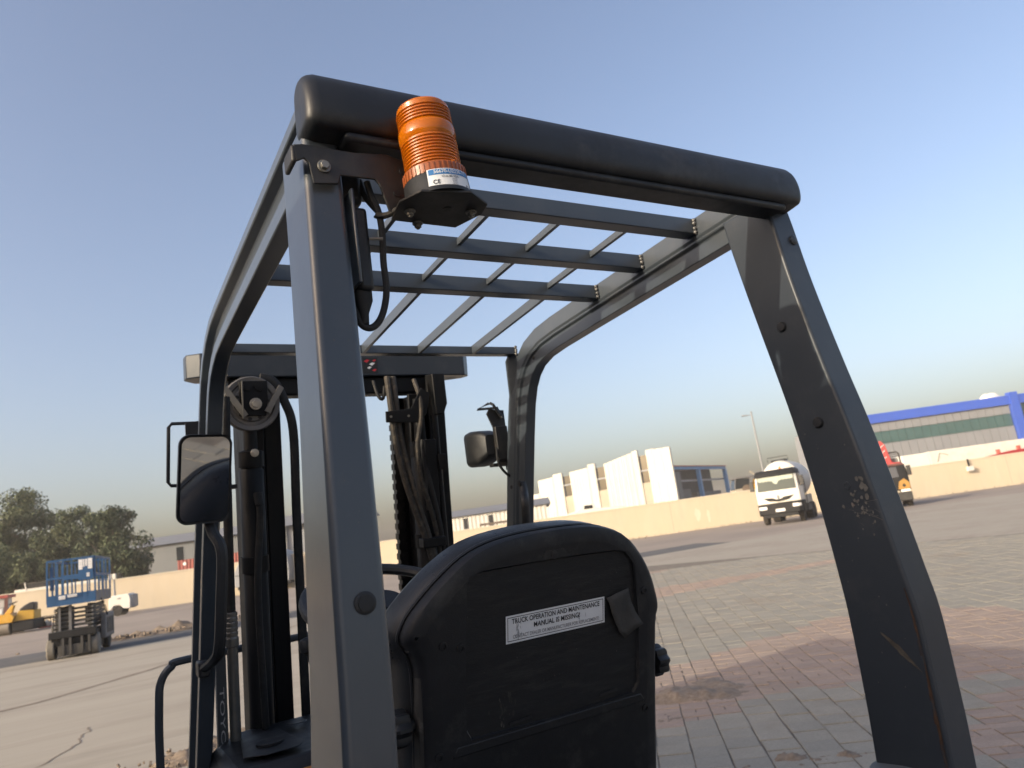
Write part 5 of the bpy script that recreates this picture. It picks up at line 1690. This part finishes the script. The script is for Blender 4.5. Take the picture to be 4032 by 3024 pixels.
for sx in (-1, 1):
    hl = thing('headlight', None, None)
    hl.parent = fl
    def hp(x, y, z):
        return (sx * ((.404 if sx > 0 else .455) + x), 1.245 + y, 1.745 + z)
    b = MB()
    secs = []
    for y, k in ((.062, .86), (.055, 1.0), (.030, 1.02), (-.01, .93), (-.045, .74), (-.058, .55)):
        secs.append([hp(x * k, y, z * k) for x, z in rrect(0, 0, .043, .058, .02, 6)])
    b.loft(secs)
    b.build('lamp_body', 'plastic_black', hl, angle=40)
    lens = [hp(x, .0625, z) for x, z in rrect(0, 0, .034, .047, .015, 6)]
    MB().add(lens, [tuple(range(len(lens)))]).build('lamp_glass', 'headlamp', hl, smooth=False)
    MB().prism([hp(.0, -.065, .115), hp(.055, -.065, .11), hp(.055, -.065, -.07), hp(.012, -.065, -.07), hp(.016, -.065, .03), hp(-.01, -.065, .10)], (0, .006, 0)).build('bracket', 'bracket', hl, bevel=.001)
    MB().bx(*sorted((sx * .41, sx * .455)), 1.165, 1.185, 1.69, 1.80).build('clamp', 'bracket', hl, bevel=.002)
    MB().bx(*sorted((sx * .39, sx * .45)), 1.175, 1.20, 1.672, 1.682).build('foot', 'bracket', hl, bevel=.001)
    MB().cyl(hp(.05, -.05, -.085), hp(.05, -.05, -.062), .006, n=8).build('stud', 'dark_metal', hl)
    MB().tube([hp(.01, -.062, .135), hp(.012, -.075, .128), hp(.04, -.072, .082)] if sx > 0 else [hp(.0, .05, .13), hp(.075, .05, .13), hp(.083, .05, .12), hp(.090, .05, -.03), hp(.083, .05, -.04), hp(.0, .05, -.045)], .0048, n=8, smooth=False).build('guard_wire', 'plastic_black', hl)
    if sx > 0:
        MB().tube([hp(.04, -.075, .082), hp(.03, -.068, .118), hp(-.035, -.05, .118), hp(.005, -.06, .135)], .0048, n=8, smooth=False).build('guard_wire', 'plastic_black', hl)
    MB().tube([hp(.02, -.06, .0), hp(.0, -.08, -.03), hp(.0, -.085, -.07), hp(.03, -.08, -.105), hp(.072, -.075, -.118)], .0042, n=8).build('cable', 'rubber', hl)
MB().cyl((.432, 1.140, 1.664), (.4325, 1.13, 1.63), .012, n=16)
gh = MB().tube([(.443, 1.098, 1.606), (.438, 1.088, 1.575), (.425, 1.07, 1.545), (.428, 1.085, 1.49), (.432, 1.115, 1.42), (.44, 1.17, 1.25)], (.013, .010), n=10, flat=(1, 0, 0)).build('grab_handle', 'plastic_black', fl)
MB().lathe([(.010, 0), (.010, .003), (.006, .004), (.001, .004)], (.430, 1.095, 1.604), (-1, 0, 0), n=16).build('screw', 'plastic_black', gh)

# ---------------------------------------------------------------- body below the picture: hood, counterweight, floor, wheels
body = MB()
body.loft([[(-.46, -.62, z), (-.30, -.74 + d, z), (.30, -.74 + d, z), (.46, -.62, z), (.52, -.3, z), (.52, .18, z), (-.52, .18, z), (-.52, -.3, z)] for z, d in ((.16, .05), (.3, 0), (.62, 0), (.72, .04), (.76, .12))])
body.build('counterweight', 'wall_grey', fl, bevel=.03, seg=3)
MB().bx(-.34, .34, .18, .98, .45, .82).build('hood', 'dark_metal', fl, bevel=.03, seg=3)
MB().bx(-.50, .50, .18, 1.40, .30, .45).build('floor', 'dark_metal', fl, bevel=.01)
MB().bx(-.52, .52, 1.05, 1.40, .30, .60).build('front_frame', 'truck_orange', fl, bevel=.02)
MB().bx(-.37, -.28, .955, .975, .62, 1.0).build('side_cover', 'truck_orange', fl, bevel=.01)
MB().lathe([(.01, .0), (.06, .0), (.075, .012), (.075, .03), (.02, .034)], (.49, .0, .93), (0, 0, 1), n=24).build('post_cap', 'wall_grey', fl)
for sx in (-1, 1):
    wheel(fl, (sx * .46, 1.18, .23), .23, .17, rim='lift_pale')
    wheel(fl, (sx * .40, -.25, .19), .19, .15, rim='lift_pale')
